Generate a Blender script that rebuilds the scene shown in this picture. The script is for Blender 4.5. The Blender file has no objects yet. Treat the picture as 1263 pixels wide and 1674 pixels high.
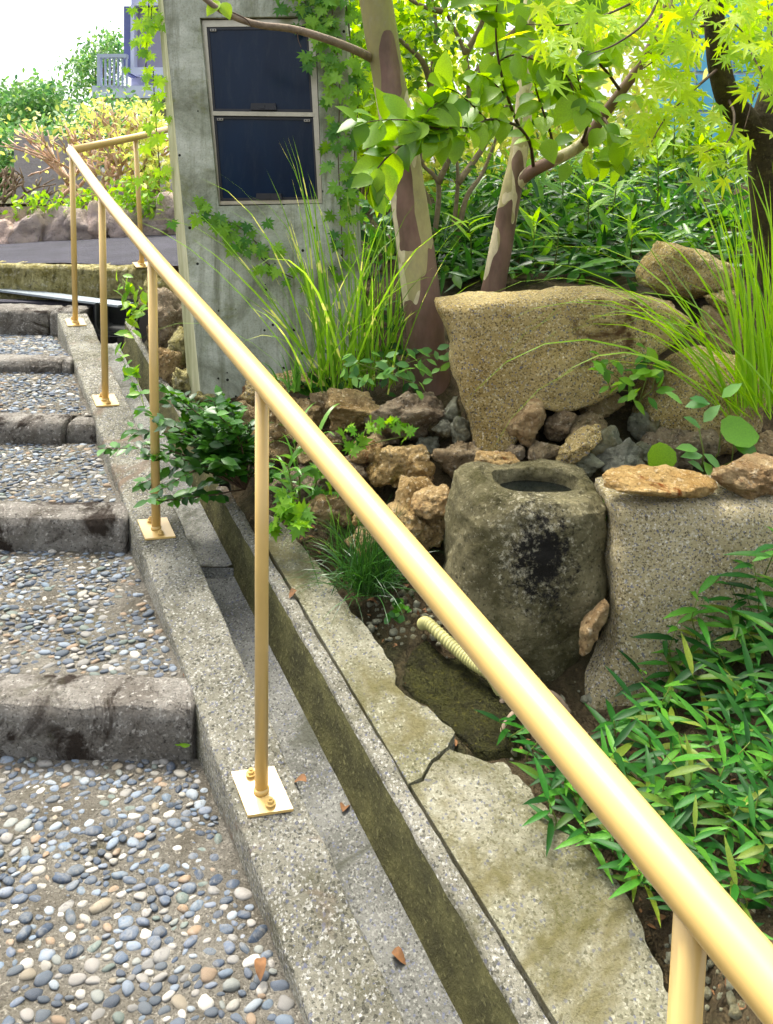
import bpy, math, random
import numpy as np
from mathutils import Vector, Matrix, noise as mn
random.seed(7); rng = np.random.default_rng(7)
scene = bpy.context.scene
COL = scene.collection
# ------------------------------------------------------------------ camera
F = 1240.0; PX, PY = 631.5, 447.0; EYE = 1.6
PITCH = math.radians(5.37); ROLL = math.radians(1.0)
cam = bpy.data.cameras.new('camera'); camo = bpy.data.objects.new('camera', cam); COL.objects.link(camo)
RC = Matrix.Rotation(math.pi/2 - PITCH, 3, 'X') @ Matrix.Rotation(ROLL, 3, 'Z')
camo.matrix_world = Matrix.Translation((0, 0, EYE)) @ RC.to_4x4()
cam.sensor_fit = 'VERTICAL'; cam.sensor_height = 36; cam.sensor_width = 27.16
cam.lens = 36*F/1674; cam.shift_x = 0; cam.shift_y = -(837-PY)/1674
cam.clip_start = 0.02; cam.clip_end = 2000
scene.camera = camo
RCn = np.array(RC)
# ------------------------------------------------------------------ world, sun, exposure
SUN_EL, SUN_AZ = 68.0, -35.0      # azimuth clockwise from +Y (ahead), so the light comes from behind the garden
world = bpy.data.worlds.new('World'); scene.world = world; world.use_nodes = True
wn = world.node_tree.nodes; wl_ = world.node_tree.links
bg = wn['Background']
sky = wn.new('ShaderNodeTexSky'); sky.sky_type = 'NISHITA'; sky.sun_disc = False
sky.sun_elevation = math.radians(SUN_EL); sky.sun_rotation = math.radians(SUN_AZ)
sky.air_density = 1.0; sky.dust_density = 6.0; sky.ozone_density = 1.0
hs = wn.new('ShaderNodeHueSaturation'); hs.inputs['Saturation'].default_value = 0.42
wl_.new(sky.outputs[0], hs.inputs['Color']); wl_.new(hs.outputs[0], bg.inputs[0])
bg.inputs[1].default_value = 0.15
sun = bpy.data.lights.new('sun', 'SUN'); suno = bpy.data.objects.new('sun', sun); COL.objects.link(suno)
sun.energy = 1.5; sun.angle = math.radians(15); sun.color = (1.0, 0.95, 0.86)
sd = Vector((math.sin(math.radians(SUN_AZ))*math.cos(math.radians(SUN_EL)), math.cos(math.radians(SUN_AZ))*math.cos(math.radians(SUN_EL)), math.sin(math.radians(SUN_EL))))
suno.rotation_euler = sd.to_track_quat('Z', 'Y').to_euler()
suno.location = (2, 2, 12)
vs = scene.view_settings; vs.view_transform = 'Standard'; vs.look = 'None'; vs.gamma = 1; vs.use_curve_mapping = False
vs.exposure = 1.75
try:
    scene.cycles.max_bounces = 10; scene.cycles.transparent_max_bounces = 8; scene.cycles.transmission_bounces = 6
except Exception: pass
# ------------------------------------------------------------------ pixel helpers (photograph pixel + distance -> point in the world)
GS = 1.0     # distance scale of the section being laid out
def W(px, py, d):
    d = d*GS
    v = RCn @ np.array([(px-PX)/F, -(py-PY)/F, -1.0])
    v = v*(d/v[1]); return np.array([v[0], v[1], v[2]+EYE])
R0 = EYE-1.54; RS = 0.235
def Rz(Y): return R0+RS*Y                    # the plane along which the steps and gutter climb
def G(px, py, off=0.0):
    v = RCn @ np.array([(px-PX)/F, -(py-PY)/F, -1.0])
    t = (R0+off-EYE)/(v[2]-RS*v[1]); return np.array([v[0]*t, v[1]*t, v[2]*t+EYE])
def mpp(d): return d*GS/F
# ------------------------------------------------------------------ object helpers
WL = {}
def props(o, label=None, cat=None, group=None, kind=None):
    if label: o['label'] = label
    if cat: o['category'] = cat
    if group: o['group'] = group
    if kind: o['kind'] = kind
    return o
def empty(name, loc, label=None, cat=None, group=None, kind=None):
    o = bpy.data.objects.new(name, None); COL.objects.link(o); o.empty_display_size = .1
    o.location = tuple(loc); WL[o] = np.array(loc, float)
    return props(o, label, cat, group, kind)
def build(name, V, Fc, mats, parent=None, label=None, cat=None, group=None, kind=None, smooth=True, midx=None, org=None, uv=None):
    V = np.asarray(V, float)
    if parent is not None: o0 = WL[parent]
    elif org is not None: o0 = np.array(org, float)
    else: o0 = np.array([(V[:,0].min()+V[:,0].max())/2, (V[:,1].min()+V[:,1].max())/2, V[:,2].min()])
    me = bpy.data.meshes.new(name)
    if isinstance(Fc, np.ndarray):
        n, k = Fc.shape
        me.vertices.add(len(V)); me.vertices.foreach_set('co', (V-o0).astype(np.float32).ravel())
        me.loops.add(n*k); me.loops.foreach_set('vertex_index', Fc.astype(np.int32).ravel())
        me.polygons.add(n); me.polygons.foreach_set('loop_start', np.arange(0, n*k, k, dtype=np.int32))
        me.update(calc_edges=True)
    else:
        me.from_pydata((V-o0).tolist(), [], Fc)
    if not isinstance(mats, (list, tuple)): mats = [mats]
    for m in mats: me.materials.append(m)
    if midx is not None: me.polygons.foreach_set('material_index', np.array(midx, dtype=np.int32))
    me.polygons.foreach_set('use_smooth', [bool(smooth)]*len(me.polygons))
    me.validate(); me.update()
    o = bpy.data.objects.new(name, me); COL.objects.link(o)
    if parent is not None: o.parent = parent
    else: o.location = tuple(o0)
    WL[o] = o0
    return props(o, label, cat, group, kind)
def place(name, me, M, parent, label=None, kind=None):
    """a shared mesh at world matrix M under parent"""
    o = bpy.data.objects.new(name, me); COL.objects.link(o)
    o.parent = parent; o.matrix_basis = Matrix.Translation(tuple(-WL[parent])) @ M
    return props(o, label, kind=kind)
class MB:
    def __init__(s): s.V = []; s.F = []; s.M = []
    def add(s, V, Fc, mi=0):
        b = len(s.V); s.V += [tuple(v) for v in V]; s.F += [tuple(i+b for i in f) for f in Fc]; s.M += [mi]*len(Fc); return s
    def hexa(s, P, mi=0):     # P: 4 bottom then 4 top, both counterclockwise
        return s.add(P, [(3,2,1,0),(4,5,6,7),(0,1,5,4),(1,2,6,5),(2,3,7,6),(3,0,4,7)], mi)
    def box(s, c, sz, rz=0, mi=0):
        cx, cy, cz = c; x, y, z = sz[0]/2, sz[1]/2, sz[2]/2; co, si = math.cos(rz), math.sin(rz)
        q = [(-x,-y),(x,-y),(x,y),(-x,y)]
        return s.hexa([(cx+a*co-b*si, cy+a*si+b*co, cz-z) for a, b in q]+[(cx+a*co-b*si, cy+a*si+b*co, cz+z) for a, b in q], mi)
    def tube(s, pts, rad, n=12, cap=True, mi=0, ridge=None):
        P = [Vector(p) for p in pts]; rads = rad if isinstance(rad, (list, tuple, np.ndarray)) else [rad]*len(P)
        b = len(s.V); up = Vector((0,0,1)); prev = None
        for i, p in enumerate(P):
            t = (P[min(i+1, len(P)-1)]-P[max(i-1, 0)]).normalized()
            if prev is None:
                a = t.cross(up)
                if a.length < .05: a = t.cross(Vector((0,1,0)))
                a.normalize()
            else: a = (prev-t*prev.dot(t)).normalized()
            prev = a; c = t.cross(a).normalized()
            for k in range(n):
                th = 2*math.pi*k/n; r = rads[i]
                s.V.append(tuple(p+(a*math.cos(th)+c*math.sin(th))*r))
        for i in range(len(P)-1):
            for k in range(n):
                k2 = (k+1)%n; s.F.append((b+i*n+k, b+i*n+k2, b+(i+1)*n+k2, b+(i+1)*n+k)); s.M.append(mi)
        if cap:
            s.F.append(tuple(b+k for k in range(n))[::-1]); s.M.append(mi)
            s.F.append(tuple(b+(len(P)-1)*n+k for k in range(n))); s.M.append(mi)
        return s
    def done(s, name, mats, parent=None, **k):
        return build(name, s.V, s.F, mats, parent, midx=s.M, **k)
def bezpath(pts, n=8):
    P = [np.array(p, float) for p in pts]; P = [2*P[0]-P[1]]+P+[2*P[-1]-P[-2]]; out = []
    for i in range(1, len(P)-2):
        for k in range(n):
            t = k/n; a, b, c, d = P[i-1], P[i], P[i+1], P[i+2]
            out.append(.5*((2*b)+(c-a)*t+(2*a-5*b+4*c-d)*t*t+(3*b-a-3*c+d)*t**3))
    out.append(P[-2]); return out
def fbm(p, s, o=3):
    v = 0; a = 1
    for k in range(o):
        v += a*mn.noise((p[0]*s+k*7.3, p[1]*s, p[2]*s)); s *= 2.1; a *= .5
    return v
# ------------------------------------------------------------------ materials
def srgb(h):
    c = [int(h[i:i+2], 16)/255 for i in (0,2,4)]
    return tuple((x/12.92 if x <= .04045 else ((x+.055)/1.055)**2.4) for x in c)+(1,)
class NT:
    def __init__(s, name):
        s.m = bpy.data.materials.new(name); s.m.use_nodes = True; s.t = s.m.node_tree; s.n = s.t.nodes; s.b = s.n['Principled BSDF']; s.out = s.n['Material Output']
        s.tc = s.n.new('ShaderNodeTexCoord'); s.oi = s.n.new('ShaderNodeObjectInfo'); s.geo = s.n.new('ShaderNodeNewGeometry')
    def l(s, a, b): s.t.links.new(a, b)
    def coords(s, scale=(1,1,1), rnd=True):
        mp = s.n.new('ShaderNodeMapping'); mp.inputs['Scale'].default_value = scale
        s.l(s.tc.outputs['Object'], mp.inputs['Vector'])
        if rnd:
            mu = s.n.new('ShaderNodeMath'); mu.operation = 'MULTIPLY'; mu.inputs[1].default_value = 37; s.l(s.oi.outputs['Random'], mu.inputs[0])
            s.l(mu.outputs[0], mp.inputs['Location'])
        return mp.outputs[0]
    def noise(s, co, scale, detail=4, rough=.6, dist=0):
        x = s.n.new('ShaderNodeTexNoise'); x.inputs['Scale'].default_value = scale; x.inputs['Detail'].default_value = detail
        x.inputs['Roughness'].default_value = rough; x.inputs['Distortion'].default_value = dist; s.l(co, x.inputs['Vector']); return x.outputs['Fac']
    def vor(s, co, scale, out='Color', feat='F1', rnd=1):
        x = s.n.new('ShaderNodeTexVoronoi'); x.feature = feat; x.inputs['Scale'].default_value = scale; x.inputs['Randomness'].default_value = rnd; s.l(co, x.inputs['Vector']); return x.outputs[out]
    def ramp(s, fac, stops, const=False):
        r = s.n.new('ShaderNodeValToRGB'); e = r.color_ramp
        if const: e.interpolation = 'CONSTANT'
        while len(e.elements) < len(stops): e.elements.new(.5)
        for el, (p, c) in zip(e.elements, stops):
            el.position = p; el.color = c if len(c) == 4 else tuple(c)+(1,)
        s.l(fac, r.inputs[0]); return r.outputs[0]
    def mix(s, fac, a, b, mode='MIX'):
        x = s.n.new('ShaderNodeMix'); x.data_type = 'RGBA'; x.blend_type = mode
        for sock, v in ((x.inputs[0], fac), (x.inputs[6], a), (x.inputs[7], b)):
            if hasattr(v, 'links'): s.l(v, sock)
            else: sock.default_value = v
        return x.outputs[2]
    def math(s, op, a, b=0):
        x = s.n.new('ShaderNodeMath'); x.operation = op
        for sock, v in ((x.inputs[0], a), (x.inputs[1], b)):
            if hasattr(v, 'links'): s.l(v, sock)
            else: sock.default_value = v
        return x.outputs[0]
    def bump(s, h, dist=.01, strength=1, prev=None):
        b = s.n.new('ShaderNodeBump'); b.inputs['Distance'].default_value = dist; b.inputs['Strength'].default_value = strength; s.l(h, b.inputs['Height'])
        if prev is not None: s.l(prev, b.inputs['Normal'])
        return b.outputs[0]
    def fin(s, col, rough=.85, normal=None, spec=.3):
        if hasattr(col, 'links'): s.l(col, s.b.inputs['Base Color'])
        else: s.b.inputs['Base Color'].default_value = col
        s.b.inputs['Roughness'].default_value = rough; s.b.inputs['Specular IOR Level'].default_value = spec
        if normal is not None: s.l(normal, s.b.inputs['Normal'])
        return s.m
K = (0,0,0,1); WH = (1,1,1,1)
def stone_mat(name, c1, c2, dark, light, sp=160, big=5, moss=None, moss_amt=.5, bump=.006, spk=.5, mossc=3.0, stain=None, vor_mix=0, tint=0):
    t = NT(name); co = t.coords()
    nb = t.noise(co, big, 6, .65, .3)
    col = t.mix(t.ramp(nb, [(.36,K),(.64,WH)]), c1, c2)
    ns = t.noise(co, sp, 2, .7)
    col = t.mix(t.ramp(ns, [(.30,(spk,)*3),(.42,(0,0,0))]), col, dark)
    ns2 = t.noise(co, sp*.8, 2, .6, .2)
    col = t.mix(t.ramp(ns2, [(.58,(0,0,0)),(.70,(spk,)*3)]), col, light)
    if vor_mix:
        vc = t.vor(co, vor_mix)
        sep = t.n.new('ShaderNodeSeparateColor'); t.l(vc, sep.inputs[0])
        col = t.mix(t.ramp(sep.outputs[0], [(0,(.6,)*3),(.1,(.4,)*3),(.12,(0,)*3)], True), col, dark)
        col = t.mix(t.ramp(sep.outputs[1], [(0,(.4,)*3),(.08,(0,)*3)], True), col, light)
        col = t.mix(t.ramp(sep.outputs[2], [(0,(.7,)*3),(.05,(0,)*3)], True), col, srgb('6a6f86'))
    if stain:
        st = t.noise(co, stain[1], 5, .7, .8)
        col = t.mix(t.ramp(st, [(stain[2],K),(stain[2]+.08,WH)]), col, stain[0])
    if moss is not None:
        nm = t.noise(co, mossc, 6, .72, .5)
        col = t.mix(t.ramp(nm, [(1-moss_amt-.08,K),(1-moss_amt+.10,(.9,.9,.9))]), col, moss)
    if tint:
        hv = t.n.new('ShaderNodeHueSaturation'); t.l(col, hv.inputs['Color'])
        t.l(t.math('ADD', t.math('MULTIPLY', t.oi.outputs['Random'], tint), 1-tint/2), hv.inputs['Value'])
        t.l(t.math('ADD', t.math('MULTIPLY', t.oi.outputs['Random'], tint*.8), 1-tint*.4), hv.inputs['Saturation']); col = hv.outputs[0]
    nf = t.noise(co, sp*.55, 3, .7)
    b1 = t.bump(t.noise(co, 26, 8, .75), bump*8, 1)
    b2 = t.bump(nf, bump*.9, .9, b1)
    return t.fin(col, .88, b2)
def plain_mat(name, col, rough=.5, metal=0, noise_amt=.15, nscale=20, bump=0, spec=.4, coat=0):
    t = NT(name); co = t.coords()
    n = t.noise(co, nscale, 4, .6)
    d = tuple(c*(1-noise_amt) for c in col[:3])+(1,); l = tuple(min(1,c*(1+noise_amt)) for c in col[:3])+(1,)
    c = t.mix(t.ramp(n, [(.3,K),(.7,WH)]), d, l)
    nm = t.bump(t.noise(co, nscale*4, 3, .6), bump, .6) if bump else None
    m = t.fin(c, rough, nm, spec); t.b.inputs['Metallic'].default_value = metal; t.b.inputs['Coat Weight'].default_value = coat
    t.b.inputs['Coat Roughness'].default_value = .08
    return m
def leaf_mat(name, cols, rough=.42, trans=.45, spec=.4, tcol=1.5, bands=None):
    t = NT(name)
    rnd = t.math('FRACT', t.math('ADD', t.oi.outputs['Random'], t.geo.outputs['Random Per Island']))
    stops = [(i/(len(cols)-1), c) for i, c in enumerate(cols)]
    col = t.ramp(rnd, stops)
    co = t.coords((1,1,1), False)
    n = t.noise(co, 25, 3, .6)
    col = t.mix(t.ramp(n, [(.3,(.35,)*3),(.7,(0,)*3)]), col, tuple(c*.6 for c in cols[0][:3])+(1,))
    if bands:
        bm = t.coords((2,2,15), False)
        va = t.n.new('ShaderNodeVectorMath'); va.operation = 'ADD'; cx = t.n.new('ShaderNodeCombineXYZ'); t.l(t.math('MULTIPLY', rnd, 91.0), cx.inputs[2]); t.l(bm, va.inputs[0]); t.l(cx.outputs[0], va.inputs[1])
        nb = t.noise(va.outputs[0], 1.0, 1, .5)
        col = t.mix(t.ramp(nb, [(.60,K),(.63,(.8,.8,.8))]), col, bands)
    t.fin(col, rough, None, spec)
    tr = t.n.new('ShaderNodeBsdfTranslucent')
    hv = t.n.new('ShaderNodeHueSaturation'); hv.inputs['Value'].default_value = tcol; hv.inputs['Saturation'].default_value = 1.05; hv.inputs['Hue'].default_value = .485
    t.l(col, hv.inputs['Color']); t.l(hv.outputs[0], tr.inputs['Color'])
    mx = t.n.new('ShaderNodeMixShader'); mx.inputs[0].default_value = trans
    t.l(t.b.outputs[0], mx.inputs[1]); t.l(tr.outputs[0], mx.inputs[2]); t.l(mx.outputs[0], t.out.inputs['Surface'])
    return t.m
M = {}
M['granite_boulder'] = stone_mat('granite_boulder', srgb('cdb67a'), srgb('a98f50'), srgb('2e2210'), srgb('f2e6be'), 150, 5, stain=(srgb('5a4020'), 3.0, .60), bump=.005, spk=.9, vor_mix=230)
M['granite_grey'] = stone_mat('granite_grey', srgb('cdbf94'), srgb('ab9c70'), srgb('332c1c'), srgb('f2ecd8'), 165, 4, bump=.004, spk=.95, moss=srgb('8a7c44'), moss_amt=.34, vor_mix=240)
M['rock_brown'] = stone_mat('rock_brown', srgb('c8b086'), srgb('8f7650'), srgb('20160a'), srgb('f0e2c0'), 90, 9, moss=srgb('5a5224'), moss_amt=.40, bump=.009, spk=.7, mossc=7, tint=.5)
M['rock_slate'] = stone_mat('rock_slate', srgb('a4a48c'), srgb('74745e'), srgb('2c2a20'), srgb('c9c9b2'), 60, 8, moss=srgb('7a6a3a'), moss_amt=.42, bump=.006, spk=.45, mossc=9, tint=.5)
M['rock_rust'] = stone_mat('rock_rust', srgb('cdb07c'), srgb('a88452'), srgb('5a3418'), srgb('f0dfb8'), 90, 12, bump=.008, spk=.6, stain=(srgb('8a5024'), 9, .58), tint=.3)
M['basin'] = stone_mat('basin_stone', srgb('9c936c'), srgb('6a6444'), srgb('1c1a10'), srgb('c8c09c'), 110, 7, moss=srgb('4e4a20'), moss_amt=.44, bump=.009, spk=.7, mossc=6)
def basin_marks(m, bc, wc):
    nt = m.node_tree; N = nt.nodes; b = N['Principled BSDF']; src = b.inputs['Base Color'].links[0].from_socket
    tc = [n for n in N if n.type == 'TEX_COORD'][0]
    def mask(center, rad, sharp, sc, off):
        sub = N.new('ShaderNodeVectorMath'); sub.operation = 'SUBTRACT'; nt.links.new(tc.outputs['Object'], sub.inputs[0]); sub.inputs[1].default_value = center
        ln = N.new('ShaderNodeVectorMath'); ln.operation = 'LENGTH'; mu = N.new('ShaderNodeVectorMath'); mu.operation = 'MULTIPLY'; mu.inputs[1].default_value = (1,.6,.62)
        nt.links.new(sub.outputs[0], mu.inputs[0]); nt.links.new(mu.outputs[0], ln.inputs[0])
        nz = N.new('ShaderNodeTexNoise'); nz.inputs['Scale'].default_value = sc; nz.inputs['Detail'].default_value = 8; nz.inputs['Roughness'].default_value = .8; nt.links.new(tc.outputs['Object'], nz.inputs['Vector'])
        a = N.new('ShaderNodeMath'); a.operation = 'MULTIPLY_ADD'; nt.links.new(nz.outputs['Fac'], a.inputs[0]); a.inputs[1].default_value = off; nt.links.new(ln.outputs['Value'], a.inputs[2])
        r = N.new('ShaderNodeMapRange'); r.inputs['From Min'].default_value = rad+off*.5; r.inputs['From Max'].default_value = rad+off*.5-sharp; nt.links.new(a.outputs[0], r.inputs['Value']); return r.outputs[0]
    def mix(f, a, col):
        x = N.new('ShaderNodeMix'); x.data_type = 'RGBA'; nt.links.new(f, x.inputs[0]); nt.links.new(a, x.inputs[6]); x.inputs[7].default_value = col; return x.outputs[2]
    c = mix(mask(wc, .055, .03, 70, .7), src, srgb('d6cfb0')); c = mix(mask(bc, .088, .05, 34, .40), c, (.014,.012,.008,1)); nt.links.new(c, b.inputs['Base Color'])
M['granite_step'] = stone_mat('granite_step', srgb('aaa59a'), srgb('7c756a'), srgb('26201a'), srgb('dcd7cc'), 110, 8, bump=.012, spk=.75, stain=(srgb('3c3228'), 5, .54), moss=srgb('4c4a2c'), moss_amt=.36, mossc=9)
M['curb'] = stone_mat('curb_concrete', srgb('aeaa98'), srgb('7a7764'), srgb('2c2c24'), srgb('e6e4da'), 190, 5, bump=.006, spk=.8, vor_mix=210, moss=srgb('5c5a34'), moss_amt=.37, mossc=4, stain=(srgb('8c7a66'), 2.5, .58))
M['gutter'] = stone_mat('gutter_concrete', srgb('8c8c84'), srgb('62625a'), srgb('34342f'), srgb('b4b4aa'), 170, 4, bump=.002, spk=.6, stain=(srgb('55564a'), 3, .55), vor_mix=260)
M['gutter_wall'] = stone_mat('mossy_gutter_wall', srgb('6c693e'), srgb('4a482a'), srgb('22210f'), srgb('94905e'), 130, 12, bump=.003, spk=.6)
M['apron'] = stone_mat('apron_concrete', srgb('b0ac96'), srgb('8a8768'), srgb('4a4830'), srgb('d6d2ba'), 150, 3, bump=.004, spk=.65, vor_mix=220, moss=srgb('5e5a2a'), moss_amt=.42, mossc=3.5, stain=(srgb('7d7650'), 1.7, .54))
M['mortar'] = stone_mat('pebble_mortar', srgb('8a8578'), srgb('6a6456'), srgb('2c2920'), srgb('bcb6a6'), 150, 7, bump=.012, spk=.7, moss=srgb('5c5830'), moss_amt=.34)
M['soil'] = stone_mat('soil', srgb('64563c'), srgb('463a24'), srgb('1c140a'), srgb('8a7450'), 60, 6, bump=.02, spk=.5, moss=srgb('2e3010'), moss_amt=.45, mossc=3)
M['moss'] = stone_mat('moss', srgb('3c3c10'), srgb('2a280c'), srgb('14120a'), srgb('5e5a1c'), 120, 14, bump=.02, spk=.6)
M['asphalt'] = stone_mat('asphalt', srgb('403f48'), srgb('2f2e35'), srgb('35343a'), srgb('85838a'), 200, 3, bump=.003, spk=.4)
M['mossy_curb'] = stone_mat('mossy_curb', srgb('d0c68c'), srgb('978c48'), srgb('2c2612'), srgb('f0eaca'), 45, 14, bump=.016, spk=.6)
M['wall_stone'] = stone_mat('wall_stone', srgb('e6ccb8'), srgb('c8b4ac'), srgb('5a483c'), srgb('ecdccc'), 30, 7, bump=.01, spk=.4, tint=.35)
M['block_concrete'] = stone_mat('block_concrete', srgb('aaa4a6'), srgb('96908e'), srgb('6c6662'), srgb('c6c0c0'), 20, 2, bump=.003, spk=.3)
M['paint'] = plain_mat('cream_yellow_paint', (.56,.38,.125,1), .36, 0, .09, 5, .0006, .4, .28)
M['steel'] = plain_mat('brushed_steel', srgb('b3ac98'), .38, .85, .12, 30, .0005)
M['dark_frame'] = plain_mat('dark_frame', (.022,.022,.026,1), .35, 0, .2, 30)
M['clip'] = plain_mat('clip_metal', srgb('9a9488'), .4, .7)
M['rubber'] = plain_mat('dark_drain_liner', (.03,.032,.03,1), .5, 0, .3, 12, .001)
M['grate'] = plain_mat('galvanised_grate', srgb('8d979c'), .45, .5, .15, 40, .0005)
M['hose'] = plain_mat('ivory_plastic', srgb('a8a468'), .5, 0, .2, 25)
M['twig'] = plain_mat('twig_bark', srgb('4c3a2a'), .8, 0, .35, 60, .002)
M['stem'] = plain_mat('green_stem', srgb('5a6a20'), .6, 0, .3, 40)
M['branch_grey'] = plain_mat('grey_branch', srgb('7a6a56'), .8, 0, .3, 40, .003)
M['pink_branch'] = plain_mat('bare_pink_branch', srgb('c4a48c'), .8, 0, .25, 30, .003)
M['dead_leaf'] = plain_mat('dead_leaf', srgb('6b4a2a'), .8, 0, .4, 60)
M['siding'] = plain_mat('house_siding', srgb('aeb0c8'), .6, 0, .05, 3)
M['house_dark'] = plain_mat('house_dark_panel', srgb('5c6494'), .5, 0, .08, 3)
M['house_white'] = plain_mat('house_white', srgb('c4c8dc'), .5, 0, .03, 3)
M['house_glass'] = plain_mat('house_window', srgb('8f8a9e'), .2, 0, .05, 3)
M['rail_blue'] = plain_mat('balcony_rail', srgb('a9b2c6'), .4, 0, .05, 3)
M['cyan_glass'] = plain_mat('cyan_panel', srgb('5fb2d4'), .18, 0, .1, 2)
M['pale_frame'] = plain_mat('pale_frame', srgb('dfe6ea'), .5, 0, .05, 3)
M['maple_bark'] = stone_mat('maple_bark', srgb('5e5430'), srgb('463c24'), srgb('1e180e'), srgb('7d744a'), 60, 12, bump=.01, spk=.5)
def glass_mat():
    t = NT('navy_display_glass'); co = t.coords((1,1,.4))
    n = t.noise(co, 3, 3, .6)
    col = t.mix(t.ramp(n, [(.3,K),(.7,WH)]), (.004,.010,.026,1), (.006,.020,.05,1))
    du = t.noise(t.coords((6,6,1.2)), 5, 6, .75, .4); col = t.mix(t.ramp(du, [(.5,K),(.8,(.3,.3,.3))]), col, (.05,.06,.07,1))
    m = t.fin(col, .16, None, .22); return m
M['glass'] = glass_mat()
def water_mat():
    t = NT('dark_basin_water'); n = t.noise(t.coords(), 30, 2, .5)
    m = t.fin((.006,.008,.007,1), .03, t.bump(n, .0006, .5), .6); return m
M['water'] = water_mat()
def pillar_mat():
    t = NT('weathered_concrete'); co = t.coords((1,1,1), False)
    nb = t.noise(co, 3.2, 7, .7, .4)
    col = t.ramp(nb, [(.34, srgb('6c6e5c')), (.46, srgb('9a9e8c')), (.62, srgb('c6c9ba'))])
    co2 = t.coords((9,9,.7), False); st = t.noise(co2, 1.6, 5, .7, .3)
    col = t.mix(t.ramp(st, [(.50,K),(.72,(.8,.8,.8))]), col, srgb('5a5c40'))
    gm = t.noise(co, 5, 5, .75, 1)
    col = t.mix(t.ramp(gm, [(.56,K),(.72,(.7,.7,.7))]), col, srgb('6f7438'))
    v = t.vor(co, 26, 'Distance')
    vcell = t.vor(co, 26, 'Color'); sp = t.n.new('ShaderNodeSeparateColor'); t.l(vcell, sp.inputs[0])
    hole = t.math('MULTIPLY', t.math('LESS_THAN', v, .16), t.math('LESS_THAN', sp.outputs[0], .3))
    col = t.mix(hole, col, srgb('23231c'))
    fn = t.noise(co, 140, 3, .7); col = t.mix(t.ramp(fn, [(.3,(.4,)*3),(.5,(0,)*3)]), col, srgb('55564a'))
    b = t.bump(t.noise(co, 30, 6, .7), .006, .6); b = t.bump(hole, -.006, 1, b)
    return t.fin(col, .9, b, .2)
M['pillar'] = pillar_mat()
def fin_mat():
    t = NT('formed_concrete_corner'); co = t.coords((14,14,1.2), False)
    n = t.noise(co, 2, 5, .65); col = t.ramp(n, [(.3, srgb('8f9068')), (.55, srgb('b9b893')), (.7, srgb('cfceae'))])
    return t.fin(col, .9, t.bump(t.noise(t.coords((30,30,3), False), 2, 4), .004, .6), .2)
M['corner'] = fin_mat()
def bark_mat(name, sc=1.0):
    t = NT(name); co = t.coords((1,1,.34))
    n = t.noise(co, 7*sc, 2, .4, .35)
    va = t.n.new('ShaderNodeVectorMath'); va.operation = 'ADD'; va.inputs[1].default_value = (5.3, 2.1, 8.7); t.l(co, va.inputs[0])
    n2 = t.noise(va.outputs[0], 11*sc, 2, .4, .3); va2 = t.n.new('ShaderNodeVectorMath'); va2.operation = 'ADD'; va2.inputs[1].default_value = (1.3, 7.1, 3.7); t.l(co, va2.inputs[0])
    n3 = t.noise(va2.outputs[0], 5*sc, 2, .4, .3)
    col = t.mix(t.ramp(n2, [(0,K),(.50,WH)], True), srgb('d3c6a2'), srgb('aaa070'))
    col = t.mix(t.ramp(n3, [(0,K),(.58,WH)], True), col, srgb('8a8450'))
    lich = t.noise(t.coords((1,1,.6)), 24, 6, .75, .6); col = t.mix(t.ramp(lich, [(.52,K),(.68,(.55,.55,.55))]), col, srgb('8f8a6c'))
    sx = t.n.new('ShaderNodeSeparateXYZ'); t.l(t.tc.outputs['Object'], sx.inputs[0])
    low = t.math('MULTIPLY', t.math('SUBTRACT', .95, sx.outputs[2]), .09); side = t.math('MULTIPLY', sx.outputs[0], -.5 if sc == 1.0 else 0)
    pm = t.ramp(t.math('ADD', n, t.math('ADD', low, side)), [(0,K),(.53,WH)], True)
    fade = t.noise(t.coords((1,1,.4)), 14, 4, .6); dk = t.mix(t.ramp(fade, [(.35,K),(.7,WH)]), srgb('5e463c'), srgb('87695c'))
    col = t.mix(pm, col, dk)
    f = t.noise(t.coords((1,1,.5)), 40, 4, .6)
    col = t.mix(t.ramp(f, [(.3,(.35,)*3),(.7,(0,)*3)]), col, srgb('6a5e48'))
    b = t.bump(pm, -.003, .8); b = t.bump(f, .003, .7, b)
    return t.fin(col, .6, b, .3)
M['crape_bark'] = bark_mat('mottled_crape_bark')
M['crape_bark2'] = bark_mat('mottled_crape_bark_small', 1.3)
def pebble_mat():
    t = NT('river_pebble')
    rnd = t.math('FRACT', t.math('ADD', t.oi.outputs['Random'], t.geo.outputs['Random Per Island']))
    cols = ['46525f','3f4a58','55606c','4a5560','5a6674','4d5866','66717c','5d6876','7f8894','8c8a84','6b7a86','a8a498','4d5866','8f938c','968c78','738290','c9c4b8','59626a','9aa3a8','97826a','6e7a72','a09c94','66707e','84909c']
    col = t.ramp(rnd, [(i/len(cols), srgb(c)) for i, c in enumerate(cols)], True)
    co = t.coords(); n = t.noise(co, 60, 4, .7, 1)
    col = t.mix(t.ramp(n, [(.42,(0,)*3),(.66,(.38,)*3)]), col, srgb('a8a498'))
    hv = t.n.new('ShaderNodeHueSaturation'); hv.inputs['Value'].default_value = .72; hv.inputs['Saturation'].default_value = 1.05; t.l(col, hv.inputs['Color']); col = hv.outputs[0]
    n2 = t.noise(co, 110, 3, .7); col = t.mix(t.ramp(n2, [(.32,(.45,)*3),(.45,(0,)*3)]), col, srgb('3c3a34'))
    return t.fin(col, .74, t.bump(n, .0015, .7), .25)
M['pebble'] = pebble_mat()
L = {}
L['broad'] = leaf_mat('broad_leaf', [srgb('5c8418'), srgb('86b022'), srgb('a4cc2c'), srgb('76a01c'), srgb('4c7a1a')], .4, .5)
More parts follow.
